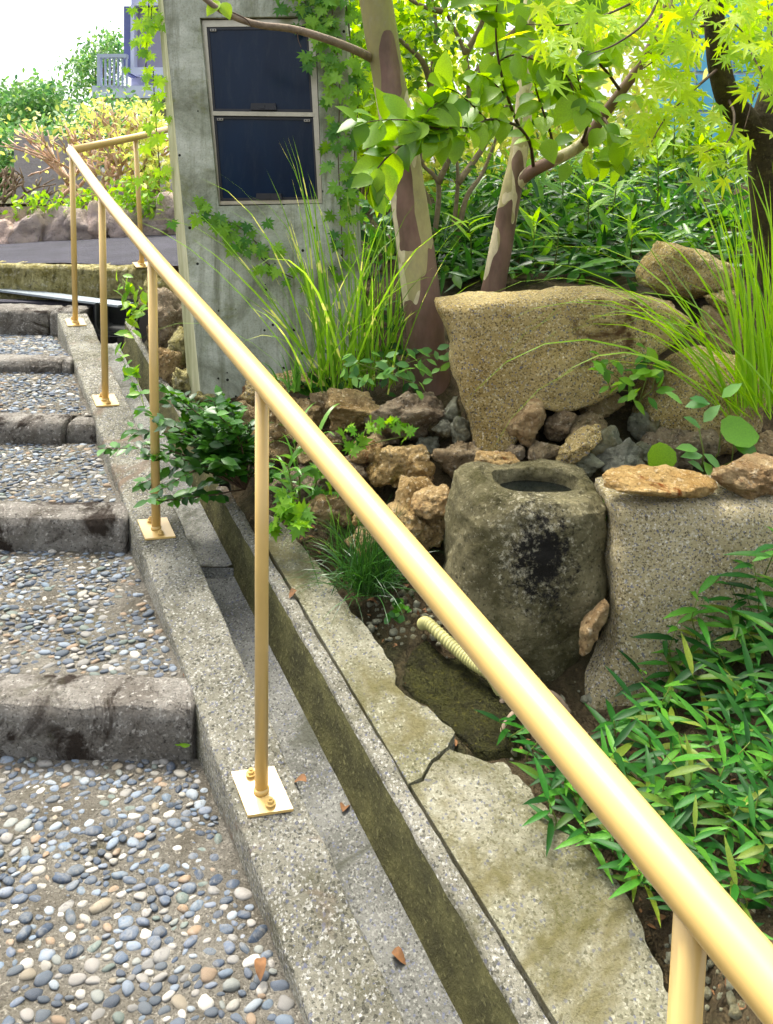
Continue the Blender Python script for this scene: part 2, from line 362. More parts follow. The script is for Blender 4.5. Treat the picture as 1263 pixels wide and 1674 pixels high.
L['maple'] = leaf_mat('maple_leaf', [srgb('8cb81e'), srgb('b2d42a'), srgb('cade38'), srgb('9cc424')], .5, .55)
L['shrub'] = leaf_mat('small_leaf', [srgb('3d6a14'), srgb('78a31e'), srgb('a6c62a'), srgb('4f7c16'), srgb('2f5a1a')], .45, .5)
L['bright'] = leaf_mat('bright_leaf', [srgb('aebc54'), srgb('d0d070'), srgb('98b850'), srgb('dcd480')], .5, .5)
L['ivy'] = leaf_mat('ivy_leaf', [srgb('3f7a1c'), srgb('6ca322'), srgb('8cbc2a'), srgb('2f6a22')], .4, .4)
L['sasa'] = leaf_mat('sasa_leaf', [srgb('1e5016'), srgb('2f701e'), srgb('4a8a26'), srgb('5e9a2a'), srgb('1c4c16'), srgb('2c661c'), srgb('163e14'), srgb('22581a'), srgb('8a9a34')], .45, .35, .22)
L['bank'] = leaf_mat('bank_leaf', [srgb('22521a'), srgb('3f7c22'), srgb('72a52a'), srgb('1a421a'), srgb('2f6620')], .35, .4, .5)
L['dark'] = leaf_mat('dark_glossy_leaf', [srgb('1c4414'), srgb('2d5e18'), srgb('4c8420'), srgb('183a14')], .36, .28, .35)
L['lily'] = leaf_mat('lily_leaf', [srgb('5a9232'), srgb('7aae44'), srgb('3c7426')], .35, .35, .5)
L['zebra'] = leaf_mat('zebra_grass', [srgb('6a9c28'), srgb('8abb34'), srgb('4c7c20'), srgb('9cc842')], .4, .45, bands=srgb('d8d878'))
L['reed'] = leaf_mat('long_grass', [srgb('7cb022'), srgb('a2cc30'), srgb('5c9020'), srgb('b0d848')], .4, .5)
L['tuft'] = leaf_mat('dark_grass', [srgb('24501a'), srgb('3a6c20'), srgb('1c3e14')], .35, .3, .5)
L['far'] = leaf_mat('far_leaf', [srgb('4c8446'), srgb('6f9c4a'), srgb('3c7042'), srgb('8cb04e')], .5, .4)
L['teal'] = leaf_mat('weed_leaf', [srgb('7fae66'), srgb('5a9448'), srgb('8cc04a'), srgb('3f7c3a')], .4, .4)
# ------------------------------------------------------------------ leaf templates (x along, y across, z up)
def blade_leaf(prof, fold=.18, droop=.15):
    V = []; Fc = []
    for i, (t, w) in enumerate(prof):
        z = -droop*t*t
        V += [(t, -w, z+fold*w), (t, 0, z), (t, w, z+fold*w)]
    for i in range(len(prof)-1):
        a = i*3; Fc += [(a, a+3, a+4, a+1), (a+1, a+4, a+5, a+2)]
    return np.array(V), np.array(Fc)
T = {}
T['broad'] = blade_leaf([(0,.01),(.10,.19),(.3,.33),(.52,.335),(.75,.24),(.9,.11),(1.03,.0)], .25, .22)
T['round'] = blade_leaf([(0,.05),(.06,.3),(.3,.47),(.6,.45),(.85,.25),(1,.0)], .15, .15)
T['lance'] = blade_leaf([(0,.01),(.15,.06),(.4,.085),(.7,.06),(1,.0)], .3, .22)
T['small'] = blade_leaf([(0,.02),(.3,.24),(.65,.22),(1,.0)], .2, .15)
def lobed(angs, lens, notch, wid):
    V = [(0,0,0)]; base = []
    n = len(angs)
    for i in range(n):
        a = math.radians(angs[i]); l = lens[i]
        if i == 0: V.append((.04*math.cos(a-.5), .04*math.sin(a-.5), 0))
        for (f, da) in ((.55, -wid), (1, 0), (.55, wid)):
            V.append((l*f*math.cos(a+da)+.0, l*f*math.sin(a+da), -.12*(l*f)**2))
        if i < n-1:
            b = math.radians((angs[i]+angs[i+1])/2); V.append((notch*math.cos(b), notch*math.sin(b), .02))
        else: V.append((.04*math.cos(a+.5), .04*math.sin(a+.5), 0))
    Fc = [(0, k, k+1) for k in range(1, len(V)-1)]
    return np.array(V), np.array(Fc)
T['maple'] = lobed([-128,-82,-40,0,40,82,128], [.42,.72,.92,1.0,.92,.72,.42], .28, .16)
T['ivy'] = lobed([-128,-62,0,62,128], [.5,.78,1.0,.78,.5], .70, .34)
def frames(D, N):
    D = D/np.linalg.norm(D, axis=1)[:,None]
    N = N-(N*D).sum(1)[:,None]*D; N = N/(np.linalg.norm(N, axis=1)[:,None]+1e-9)
    return D, np.cross(N, D), N
def leafcloud(tk, P, D, N, S):
    V, Fc = T[tk]; D, B, N = frames(np.asarray(D,float), np.asarray(N,float)); S = np.asarray(S, float)
    A = P[:,None,:]+S[:,None,None]*(V[None,:,0:1]*D[:,None,:]+V[None,:,1:2]*B[:,None,:]+V[None,:,2:3]*N[:,None,:])
    FF = (Fc[None]+(np.arange(len(P))*len(V))[:,None,None])
    return A.reshape(-1,3), FF.reshape(-1, Fc.shape[1])
def cloud(name, tk, P, D, N, S, mat, parent=None, **k):
    V, Fc = leafcloud(tk, np.asarray(P), D, N, S); return build(name, V, Fc, mat, parent, **k)
LM = {}
def topx(p):
    q = RCn.T @ (np.array(p)-np.array([0,0,EYE])); return PX-F*q[0]/q[2], PY+F*q[1]/q[2]
CLEAR = [((858,300),(962,228),24,.8),((965,225),(1050,110),20,.5),((1180,190),(1168,40),26,.65),((1262,330),(1236,190),34,.9),((1236,200),(1185,160),24,.7),((840,320),(856,200),20,.5),((600,60),(690,420),26,.35)]
def cleared(p):
    x, y = topx(p)
    for (a, b, r, pr) in CLEAR:
        ax, ay = a; bx, by = b; t = max(0, min(1, ((x-ax)*(bx-ax)+(y-ay)*(by-ay))/((bx-ax)**2+(by-ay)**2)))
        if (x-ax-t*(bx-ax))**2+(y-ay-t*(by-ay))**2 < r*r and random.random() < pr: return True
    return False
def leaf_mesh(tk, mk):
    if (tk, mk) not in LM:
        V, Fc = T[tk]; me = bpy.data.meshes.new(tk+'_leaf'); me.from_pydata(V.tolist(), [], Fc.tolist())
        me.materials.append(L[mk]); me.polygons.foreach_set('use_smooth', [True]*len(me.polygons)); LM[(tk, mk)] = me
    return LM[(tk, mk)]
def leaf_part(tk, mk, p, d, n, s, parent, name='leaf'):
    D, B, N = frames(np.array([d], float), np.array([n], float)); D, B, N = D[0]*s, B[0]*s, N[0]*s
    Mx = Matrix(((D[0],B[0],N[0],p[0]),(D[1],B[1],N[1],p[1]),(D[2],B[2],N[2],p[2]),(0,0,0,1)))
    return place(name, leaf_mesh(tk, mk), Mx, parent)
def rv(n, s=1.0): return rng.normal(size=(n,3))*s
def blade(p, d, length, width, bend=1.0, seg=7, side=None):
    """one arching grass blade: verts, faces"""
    p = np.array(p, float); d = np.array(d, float); d /= np.linalg.norm(d); V = []; Fc = []
    s = np.cross(d, [0,0,1]) if side is None else np.array(side, float)
    if np.linalg.norm(s) < .2: s = np.array([1.,0,0])
    tw = random.uniform(-.9,.9); s = s/np.linalg.norm(s); s = s*math.cos(tw)+np.cross(d, s)*math.sin(tw)
    st = length/seg
    for i in range(seg+1):
        t = i/seg; w = width/2*min(1, .55+t*2)*(1-t**2.2)
        V += [p-s*w, p+s*w]
        if i: Fc.append((2*i-2, 2*i-1, 2*i+1, 2*i))
        p = p+d*st; d = d+np.array([0,0,-1.])*bend*st/length*(.3+1.4*t); d /= np.linalg.norm(d)
    return V, Fc
# ------------------------------------------------------------------ rocks
import bmesh
def ico(sub):
    bm = bmesh.new(); bmesh.ops.create_icosphere(bm, subdivisions=sub, radius=1)
    V = np.array([v.co[:] for v in bm.verts]); Fc = np.array([[v.index for v in f.verts] for f in bm.faces]); bm.free(); return V, Fc
ICO = {k: ico(k) for k in (2,3,4,5,6)}
def roughen(V, C, amp, sc, seed=0):
    Dd = V-C; n = np.linalg.norm(Dd, axis=1)[:,None]; Dd = Dd/(n+1e-9)
    h = np.array([fbm(v+seed*3.1, sc, 4) for v in V]); return V+Dd*(h*amp)[:,None]
def facet(V, C, amp, sc, seed=0):
    D = V-C; D = D/(np.linalg.norm(D, axis=1)[:,None]+1e-9)
    h = np.array([mn.voronoi(((v[0]+seed*1.7)*sc, v[1]*sc, v[2]*sc))[0][0] for v in V]); return V-D*((h-.4)*amp)[:,None]
def rock_verts(cx, cy, w, h, d, rot=0, dep=.9, seed=1, sub=4, rough=.05, npl=13, soft=26, boxy=2.7):
    r = np.random.default_rng(seed); V, Fc = ICO[sub]; V = V/((np.abs(V)**boxy).sum(1)**(1/boxy))[:,None]
    N = r.normal(size=(npl,3)); N /= np.linalg.norm(N, axis=1)[:,None]
    Dn = r.uniform(.62, .95, npl)
    inv = np.clip(V@N.T, 0, None)/Dn[None]
    Dn = Dn
    rad = 1/(np.power((inv**soft).sum(1)+1e-9, 1/soft)+.0)
    rad = np.minimum(rad, 1.25); P = V*rad[:,None]
    P = P-(P.max(0)+P.min(0))/2
    ext = (P.max(0)-P.min(0))/2; P = P/ext
    a, b = w/2*mpp(d), h/2*mpp(d); P = P*np.array([a, (a+b)/2*dep, b])
    c, s = math.cos(math.radians(rot)), math.sin(math.radians(rot))
    X = P[:,0]*c+P[:,2]*s; Z = -P[:,0]*s+P[:,2]*c; P = np.stack([X, P[:,1], Z], 1)
    C = W(cx, cy, d); P = P+C
    q = min(a, b); P = roughen(P, C, rough*q, 1.5/q, seed); P = facet(P, C, .30*q, 1.5/q, seed); P = roughen(P, C, rough*.35*q, 6/q, seed+3)
    return P, Fc
def rock(name, cx, cy, w, h, d, mat, parent=None, rot=0, dep=.9, seed=1, sub=4, rough=.22, **k):
    V, Fc = rock_verts(cx, cy, w, h, d, rot, dep, seed, sub, rough)
    return build(name, V, Fc, mat, parent, **k)
def outline_rock(name, poly, d, T2, mat, p=5, sub=5, amp=.008, sc=9, lean=0.0, seed=1, parent=None, topcut=None, **k):
    """poly: outline in photograph pixels; d: distance; T2: half thickness in metres; lean: metres forward per metre down"""
    Q = np.array([W(x, y, d) for x, y in poly]); A = Q[:,[0,2]]
    c2 = np.array([(A[:,0].min()+A[:,0].max())/2, (A[:,1].min()+A[:,1].max())/2]); B = A-c2
    V, Fc = ICO[sub]; ex = np.abs(B).max(0)
    Dv = V*np.array([ex[0], T2, ex[1]]); Dv /= np.linalg.norm(Dv, axis=1)[:,None]
    lat = np.sqrt(Dv[:,0]**2+Dv[:,2]**2)+1e-9; th = np.arctan2(Dv[:,2], Dv[:,0])
    Rr = np.zeros(len(V)); ct, st = np.cos(th), np.sin(th)
    for i in range(len(B)):
        a, b = B[i], B[(i+1)%len(B)]; e = b-a
        den = ct*e[1]-st*e[0]; den = np.where(np.abs(den) < 1e-9, 1e-9, den)
        t = (a[0]*e[1]-a[1]*e[0])/den; u = (a[0]*st-a[1]*ct)/den
        ok = (t > 0) & (u >= -1e-4) & (u <= 1.0001); Rr = np.where(ok & (t > Rr), t, Rr)
    rad = 1/np.power((lat/Rr)**p+(np.abs(Dv[:,1])/T2)**p, 1/p)
    P = Dv*rad[:,None]; C = np.array([c2[0], d*GS, c2[1]])
    P[:,1] += P[:,2]*lean
    P = P+C
    P = facet(P, C, amp*2.6, sc*.9, seed)
    P = roughen(P, C, amp, sc, seed); P = roughen(P, C, amp*.5, sc*4, seed+5)
    return build(name, P, Fc, mat, parent, **k)
# ================================================================== THE STAIRS
def lineX(p, q):     # a picture line lying on the climbing plane -> X as a function of Y
    a, b = G(*p), G(*q)
    return lambda Y: a[0]+(b[0]-a[0])*(Y-a[1])/(b[1]-a[1])
cl = lineX((510,1674),(96,520))        # left edge of the kerb beam
cr = lineX((663,1674),(305,875))       # right edge of the kerb beam
ll = lineX((854,1674),(353,795))       # left edge of the gutter lip
lr = lineX((905,1674),(417,868))       # right edge of the gutter lip
YE = 3.95; Y0 = .15
def beam(name, xl, xr, z0, z1, y0, y1, mat, ny=80, nx=6, amp=.004, parent=None, bev=.006, ztop=None, **k):
    """a long rough concrete beam following the climb, cross-section between xl(Y) and xr(Y)"""
    V = []; Fc = []
    prof = []
    for i in range(4): prof.append((0, z0+(z1-bev-z0)*i/3))
    prof.append((.02, z1-bev*.3))
    for i in range(nx+1): prof.append((.05+.9*i/nx, z1))
    prof.append((.98, z1-bev*.3))
    for i in range(4): prof.append((1, z1-bev-(z1-bev-z0)*i/3))
    m = len(prof)
    for j in range(ny+1):
        Y = y0+(y1-y0)*j/ny
        for (u, dz) in prof:
            x = xl(Y)+(xr(Y)-xl(Y))*u; z = Rz(Y)+dz; n = fbm((x,Y,z), 11, 4)*amp
            side = (1 if u > .97 else -1 if u < .03 else 0)
            V.append((x+side*n*1.2, Y, z+(n if dz > z0+.01 else 0)))
    for j in range(ny):
        for i in range(m-1):
            a = j*m+i; Fc.append((a, a+1, a+m+1, a+m))
    Fc.append(tuple(range(m))[::-1]); Fc.append(tuple(ny*m+i for i in range(m)))
    return build(name, V, Fc, mat, parent, **k)
beam('kerb', cl, lambda Y: cr(Y), -.30, 0.0, Y0, YE, M['curb'], ny=260, nx=12, amp=.0035, kind='structure', label='speckled concrete kerb beam climbing beside the steps under the handrail')
gut = empty('gutter', (0, 1, Rz(1)-.3), 'concrete drainage channel running down beside the kerb', kind='structure')
DEP = .165
def gutter_section(y0, y1, dz, ny):
    fl = MB(); V = []; Fc = []
    prof = []
    L0 = lambda Y: cr(Y)-.008; R1 = lambda Y: ll(Y)
    pts = [(0,'l',-.05),(.004,'l',-.05),(.008,'l',-.08),(.018,'l',-DEP+.03),(.05,'l',-DEP),(-.04,'r',-DEP),(-.018,'r',-DEP+.008)]
    m = len(pts)
    for j in range(ny+1):
        Y = y0+(y1-y0)*j/ny
        for (o, s, z) in pts:
            x = (L0(Y) if s == 'l' else R1(Y))+o; V.append((x, Y, Rz(Y)+z+dz*(z < -.02)+fbm((x,Y,z), 14, 3)*.0025+(-.003 if z == 0 else 0)))
    for j in range(ny):
        for i in range(m-1): a = j*m+i; Fc.append((a, a+1, a+m+1, a+m))
    build('gutter_floor', V, Fc, M['gutter'], gut)
YJ = G(330,862)[1]
gutter_section(Y0, YJ, 0, 110)
gutter_section(YJ+.015, 3.9, .028, 80)
jv = MB(); jv.add([(cr(YJ)+.02, YJ-.003, Rz(YJ)-.17), (ll(YJ)+.01, YJ-.003, Rz(YJ)-.17), (ll(YJ)+.01, YJ+.018, Rz(YJ)-.138), (cr(YJ)+.02, YJ+.018, Rz(YJ)-.138)], [(0,1,2,3)]); jv.done('section_joint', M['gutter'], gut)
# right wall: mossy inner face, lighter top
def gutter_wall(y0, y1, ny, xo=0.0, zo=0.0):
    V = []; Fc = []; pts = [(-.018,-DEP+.004),(-.006,-DEP+.05),(-.002,-.08),(0,-.008),(.004,0),(.03,.001)]
    m = len(pts)
    for j in range(ny+1):
        Y = y0+(y1-y0)*j/ny
        for (o, z) in pts: x = ll(Y)+o+xo; n = fbm((x,Y,z), 16, 4)*.003; V.append((x+n, Y, Rz(Y)+z+n*.5+zo))
        x = lr(Y)+xo; n = fbm((x,Y,0), 16, 4)*.004
        V.append((x+n-.006, Y, Rz(Y)+zo)); V.append((x+n, Y, Rz(Y)-.008+zo)); V.append((x+n, Y, Rz(Y)-.12+zo))
    m = len(pts)+3; mi = []
    for j in range(ny):
        for i in range(m-1): a = j*m+i; Fc.append((a, a+1, a+m+1, a+m)); mi.append(0 if i < 3 else 1)
    build('gutter_wall', V, Fc, [M['gutter_wall'], M['curb']], gut, midx=mi)
YK = G(353,795)[1]
gutter_wall(Y0, YK, 200)
gutter_wall(YK+.01, 3.85, 90, .012, .006)
# step data: distance of the nose, height of riser, height offset
STEP = [(1.629,.130),(2.293,.121),(2.856,.096),(3.386,.066),(4.045,.17)]
XL = -3.6
def granite_step(i):
    y, h = STEP[i]; zt = Rz(y)+(.006 if i < 4 else -.02); dp = .112 if i < 4 else .20
    xr = cl(y)-(.012 if i != 4 else -.13); blocks = {0: [XL, xr], 1: [XL, xr], 2: [XL, xr-.12, xr] , 3: [XL, xr-.05, xr], 4: [XL, -1.81, xr]}[i]
    root = empty('granite_step', (-1.2, y, zt-h), kind='structure')
    for bi in range(len(blocks)-1):
        x0, x1 = blocks[bi]+.004, blocks[bi+1]-.003
        nx = max(8, int((x1-x0)/.018)); V = []; Fc = []
        rnd = .02 if i != 4 else .012
        prof = [(0,-h-.08),(0,-h),(-.004,-h*.75),(-.006,-h*.5),(-.004,-rnd*1.6),(.004,-rnd*.5),(.016,-.003),(.035,0),(dp*.45,.002),(dp*.7,.001),(dp-.008,0),(dp,-.008),(dp,-h-.05)]
        if i == 2 and bi == 1: prof = [(a+.03, b-.012) for a, b in prof]
        m = len(prof); skew = -(.0 if i else .0)
        for j in range(nx+1):
            x = x0+(x1-x0)*j/nx; e = min(j, nx-j)
            for (a, b) in prof:
                n = fbm((x, y+a, b+i), 14, 4)*.006+fbm((x, y+a, b+i), 5, 2)*.007; n2 = fbm((x+9, y+a, b), 30, 3)*.004
                endr = (.010 if e == 0 else 0)
                V.append((x, y+a+(n+n2)*(1 if a < .03 else .3), zt+b+(n+n2)*.6*(1 if b > -.02 else .3)-endr))
        for j in range(nx):
            for q in range(m-1): a = j*m+q; Fc.append((a, a+m, a+m+1, a+1))
        Fc.append(tuple(range(m))); Fc.append(tuple(nx*m+q for q in range(m))[::-1])
        build('stone_block', V, Fc, M['granite_step'], root)
for i in range(5): granite_step(i)
# pebble treads
PEB = []
for k in range(12):
    r = np.random.default_rng(100+k); V, Fc = ICO[2]; s = np.array([1.08, r.uniform(.5,.82), r.uniform(.34,.5)])
    P = V.copy(); N = r.normal(size=(7,3)); N /= np.linalg.norm(N, axis=1)[:,None]
    inv = np.clip(V@N.T, 0, None)/r.uniform(.66,.95,7)[None]; rad = np.minimum(1/((inv**12).sum(1)+1e-9)**(1/12), 1.08)
    P = V*rad[:,None]*s; me = bpy.data.meshes.new('pebble'); me.from_pydata(P.tolist(), [], Fc.tolist()); me.materials.append(M['pebble'])
    me.polygons.foreach_set('use_smooth', [True]*len(me.polygons)); PEB.append((me, P, Fc))
I1 = ico(1)
def tread(i, y0, z0, y1, z1, maxpart, density, size, label):
    """sheet from (y0,z0) near to (y1,z1) far, pebbles set in it"""
    zf = lambda Y: z0+(z1-z0)*(Y-y0)/(y1-y0)
    xr = lambda Y: cl(Y)-.001
    root = None; nx, ny = 90, max(10, int((y1-y0)/.02)); V = []; Fc = []
    for j in range(ny+1):
        Y = y0+(y1-y0)*j/ny; x1 = xr(Y)+.003
        for q in range(nx+1):
            x = XL+(x1-XL)*(q/nx)**.6; V.append((x, Y, zf(Y)+fbm((x,Y,i), 9, 3)*.005))
    for j in range(ny):
        for q in range(nx): a = j*(nx+1)+q; Fc.append((a, a+1, a+nx+2, a+nx+1))
    root = build('pebble_tread', V, Fc, M['mortar'], kind='structure', label=label)
    # poisson scatter
    r = np.random.default_rng(50+i); cell = size; pts = []; grid = {}
    XV0 = -(.60*y1)-.25
    tries = int((y1-y0)*(xr(y0)-XV0)/(cell*cell)*density*14)
    for _ in range(tries):
        Y = r.uniform(y0+.012, y1-.008); x = r.uniform(XV0, xr(Y)-.014)
        s = size*r.uniform(.5, 1.35)*(1 if r.random() > .05 else 1.35); a = r.normal(0, .45)
        gx, gy = int(x/.04), int(Y/.04); ok = True
        for ax in (-1,0,1):
            for ay in (-1,0,1):
                for (X2, Y2, s2) in grid.get((gx+ax, gy+ay), ()):
                    dx, dy = (X2-x), (Y2-Y)*1.35
                    if dx*dx+dy*dy < ((s+s2)*.5*.84)**2: ok = False; break
                if not ok: break
            if not ok: break
        if ok and len(pts) < 5200: grid.setdefault((gx,gy), []).append((x,Y,s)); pts.append((x,Y,s,a))
    def vis(p):
        q = (p[0]*F/p[1]+PX); return q > -15
    pts.sort(key=lambda p: (not vis(p), p[1]))
    sv, sf, nb = [], [], 0
    for n, (x, Y, s, a) in enumerate(pts):
        me, P, Fc2 = PEB[int(r.integers(12))]; z = zf(Y)-s*.04+r.normal(0, .0012)
        Mx = Matrix.Translation((x, Y, z)) @ Matrix.Rotation(a, 4, 'Z') @ Matrix.Rotation(r.normal(0,.18), 4, 'X') @ Matrix.Rotation(r.normal(0,.12), 4, 'Y') @ Matrix.Scale(s*.5, 4)
        if n < maxpart and vis((x,Y)): place('pebble', me, Mx, root)
        else:
            m3 = np.array(Mx); Q = (m3[:3,:3]@P.T).T+m3[:3,3]; sv.append(Q); sf.append(Fc2+nb); nb += len(Q)
    if sv: build('small_pebbles', np.concatenate(sv), np.concatenate(sf), M['pebble'], root, kind='stuff')
tops = [Rz(y)+(.006 if k < 4 else -.02) for k, (y, h) in enumerate(STEP)]
tread(0, .90, Rz(1.629)-.130-.04, 1.637, tops[0]-STEP[0][1]-.006, 300, 1.5, .0265, 'nearest pebble paved landing below the lowest granite step')
lab = ['', 'pebble tread between the first and second granite steps', 'pebble tread between the second and third granite steps', 'narrow pebble tread behind the third granite step', 'narrowest pebble tread below the top step']
for i in range(1, 5):
    y0 = STEP[i-1][0]+.104; y1 = STEP[i][0]+.01
    tread(i, y0, tops[i-1]-.006, y1, tops[i]-STEP[i][1]+(.004 if i<4 else .03), 300 if i < 3 else 0, 1.3, [.03,.0255,.025,.025,.025][i], lab[i])
# ================================================================== HANDRAIL
POST = [None, (427,1296), (255,866), (172,656), (123,528)]
TOPP = [(1129,1497), (428,640), (248.5,428), (166,325), (117.5,258)]
hb = G(427,1296)
hr = empty('handrail', hb, 'cream yellow tubular steel handrail on round posts bolted to the kerb', 'handrail')
PB, PT = [], []
for k in range(5):
    v = RCn @ np.array([(TOPP[k][0]-PX)/F, -(TOPP[k][1]-PY)/F, -1.0]); v = v/v[1]
    if k == 0: Yk = (R0-EYE+.828)/(v[2]-RS)
    else: Yk = G(*POST[k])[1]
    t = W(TOPP[k][0], TOPP[k][1], Yk); b_ = np.array([t[0], t[1], Rz(Yk)]) if k == 0 else G(*POST[k]); PB.append(b_); PT.append(t)
RR = .0214
rp = [t+np.array([0,0,RR*.95]) for t in PT]
rp = [rp[0]+(rp[0]-rp[1])*.45]+rp
rp = rp[:-1]+[W(115,246,PB[4][1]+.02)]
mb = MB(); mb.tube([p for p in bezpath(rp, 10)], RR, 32); mb.done('top_rail', M['paint'], hr)
c5 = rp[-1]; rp2 = [c5, W(222,224,4.45), W(300,205,4.9)]
mb = MB(); mb.tube([c5+(rp2[1]-c5)*-.004]+[rp2[1], rp2[2]], .0205, 24); mb.done('top_rail', M['paint'], hr)
V, Fc = ICO[3]; build('corner_joint', V*.0216+c5, Fc, M['paint'], hr)
def post(bx, top, base_z, ang=.16, plate=True):
    rt = .0136
    mb = MB(); b = np.array([bx[0], bx[1], base_z+.004]); pts = [b, b*.5+top*.5, top]; mb.tube(pts, rt, 24); po = mb.done('post', M['paint'], hr)
    if plate:
        pm = MB(); hw = .0445; co, si = math.cos(ang), math.sin(ang)
        lo, hi = [], []
        for (a, c) in ((-hw,-hw),(hw,-hw),(hw,hw),(-hw,hw)):
            x = b[0]+a*co-c*si+(-.42*c); y = b[1]+a*si+c*co
            lo.append((x, y, base_z+RS*(y-b[1])+.001)); hi.append((x, y, base_z+RS*(y-b[1])+.0065))
        pm.hexa(lo+hi); pl = pm.done('base_plate', M['paint'], hr, smooth=False)
        wm = MB(); wm.tube([b+(0,0,0), b+(0,0,.006), b+(0,0,.010)], [.0165,.0155,.0137], 20); wm.done('weld', M['paint'], pl)
        for (a, c) in ((.008,-.030),(-.012,.030)):
            q = b+np.array([a-.5*c, c, RS*c+.006]); bm_ = MB()
            bm_.tube([q, q+(0,0,.0016)], .0105, 18); bm_.tube([q+(0,0,.0016), q+(0,0,.0075)], .0072, 6); bm_.tube([q+(0,0,.0075), q+(0,0,.0115)], .0034, 10)
            bm_.done('bolt', M['paint'], pl, smooth=False)
for k in range(5): post(PB[k], PT[k]+(0,0,.012), PB[k][2])
tp = W(221,224,4.45); bx = W(232,434,4.45); post(bx, tp, bx[2])
# ================================================================== APRON and crack
def slab(name, poly, mat, off=0.0, th=.07, jag=.006, parent=None, **k):
    # top follows the climbing plane; edge broken up
    P = []
    n = len(poly)
    for i in range(n):
        a, b = np.array(poly[i][:2], float), np.array(poly[(i+1)%n][:2], float); rough = poly[i][2] if len(poly[i]) > 2 else 1
        m = max(1, int(np.linalg.norm(b-a)/9))
        for q in range(m):
            c = a+(b-a)*q/m; g = G(c[0], c[1], off)
            if rough: g[0] += fbm(g, 22, 3)*jag*rough; g[1] += fbm(g+5, 22, 3)*jag*rough; g[2] = Rz(g[1])+off
            P.append(g)
    bm = bmesh.new(); vs_ = [bm.verts.new(p) for p in P]; f = bm.faces.new(vs_); 
    if f.normal.z < 0: f.normal_flip()
    r = bmesh.ops.extrude_face_region(bm, geom=[f]); vv = [v for v in r['geom'] if isinstance(v, bmesh.types.BMVert)]
    bmesh.ops.translate(bm, verts=vs_, vec=(0,0,-th))
    bmesh.ops.recalc_face_normals(bm, faces=bm.faces)
    bm.verts.index_update(); V = [v.co[:] for v in bm.verts]; Fc = [[v.index for v in q.verts] for q in bm.faces]; bm.free()
    return build(name, V, Fc, mat, parent, smooth=False, **k)
ap = empty('concrete_apron', G(700,1280,-.07), 'cracked rough concrete strip between gutter and garden soil', kind='structure')
slab('upper_slab', [(420,866,0),(545,1075,0),(668,1281,.5),(690,1268,.5),(703,1241,.5),(730,1220,1),(742,1198,1),(720,1172,1),(676,1145,1),(648,1122,1),(640,1085,1),(612,1045,1),(566,985,1),(534,945,1),(500,900,1),(474,868,1),(440,840,1)], M['apron'], -.004, .07, .012, ap)
slab('lower_slab', [(671,1284,0),(912,1674,0),(1230,2250,0),(1500,2250,1),(1180,1850,1),(1112,1680,1),(1086,1600,1),(1058,1540,1),(1026,1468,1),(1000,1422,1),(950,1376,1),(905,1335,1),(866,1290,1),(818,1248,1),(770,1238,1),(735,1224,.5),(706,1246,.5),(694,1274,.5)], M['apron'], -.008, .07, .012, ap)
# ================================================================== GARDEN SOIL
GS = .93
CP = []
def cp(px, py, d): w = W(px, py, d); CP.append(w)
def cpr(px, py, off): CP.append(G(px, py, off))
for p in ((480,920,-.05),(560,1010,-.05),(650,1130,-.045),(740,1210,-.04),(850,1290,-.04),(1000,1430,-.035),(1100,1640,-.03),(1250,2000,-.03),(400,800,-.05),(1300,2200,-.03),(300,640,-.04)): cpr(*p)
for p in ((840,1130,1.90),(950,1165,1.86),(560,900,2.35),(650,930,2.25),(470,740,2.8),(600,650,2.95),(700,630,2.95),(560,640,3.05),(400,668,3.2),(330,670,3.3),
          (800,760,2.5),(1000,790,2.4),(1100,800,2.3),(1230,770,2.5),(900,500,3.05),(1100,500,3.05),(1300,500,3.05),(800,480,3.4),(1000,465,3.45),(1250,440,3.5),(1000,350,4.3),(740,350,4.5),(600,420,4.2),(600,340,6),
          (1300,300,4.6),(1000,300,6),(740,310,6),(600,315,9),(1300,300,9),(1300,1090,1.75),(1120,1200,1.78),(1300,1350,1.4),(1180,1290,1.5),(1300,1650,1.05),(1500,1300,1.5),(1600,900,2.3),(1600,500,3.2)): cp(*p)
CPa = np.array(CP); nC = len(CPa); Dm = np.linalg.norm(CPa[:,None,:2]-CPa[None,:,:2], axis=2)
Am = np.zeros((nC+3, nC+3)); Am[:nC,:nC] = Dm+np.eye(nC)*(-.01); Am[:nC,nC] = 1; Am[:nC,nC+1:] = CPa[:,:2]; Am[nC,:nC] = 1; Am[nC+1:,:nC] = CPa[:,:2].T
sol = np.linalg.solve(Am, np.concatenate([CPa[:,2], [0,0,0]]))
def soil_z(X, Y):
    r = np.sqrt((X-CPa[:,0])**2+(Y-CPa[:,1])**2); return float(r@sol[:nC]+sol[nC]+sol[nC+1]*X+sol[nC+2]*Y)
def on_soil(px, py, d0=.6, d1=8, off=0):
    """march the ray of a picture point to the soil"""
    v = RCn @ np.array([(px-PX)/F, -(py-PY)/F, -1.0]); v = v/v[1]; prev = None
    for d in np.linspace(d0, d1, 400):
        q = v*d; z = q[2]+EYE
        if z < soil_z(q[0], q[1])+off: return np.array([q[0], q[1], soil_z(q[0], q[1])+off])
    q = v*3; return np.array([q[0], q[1], soil_z(q[0], q[1])])
ys = np.concatenate([np.arange(.35, 3.6, .03), np.linspace(3.6, 9, 60)]); V = []; Fc = []; nx = 110
for Y in ys:
    xl = lr(min(Y, 3.7))+.012; z_edge = Rz(min(Y,3.9))-.08
    for q in range(nx+1):
        u = q/nx; x = xl+(4.2+Y*.25-xl)*u**1.6
        z = soil_z(x, Y)+fbm((x,Y,0), 7, 4)*.022; s = min(1, max(0, (x-xl)/.12)); z = z_edge*(1-s)+z*s
        V.append((x, Y, z))
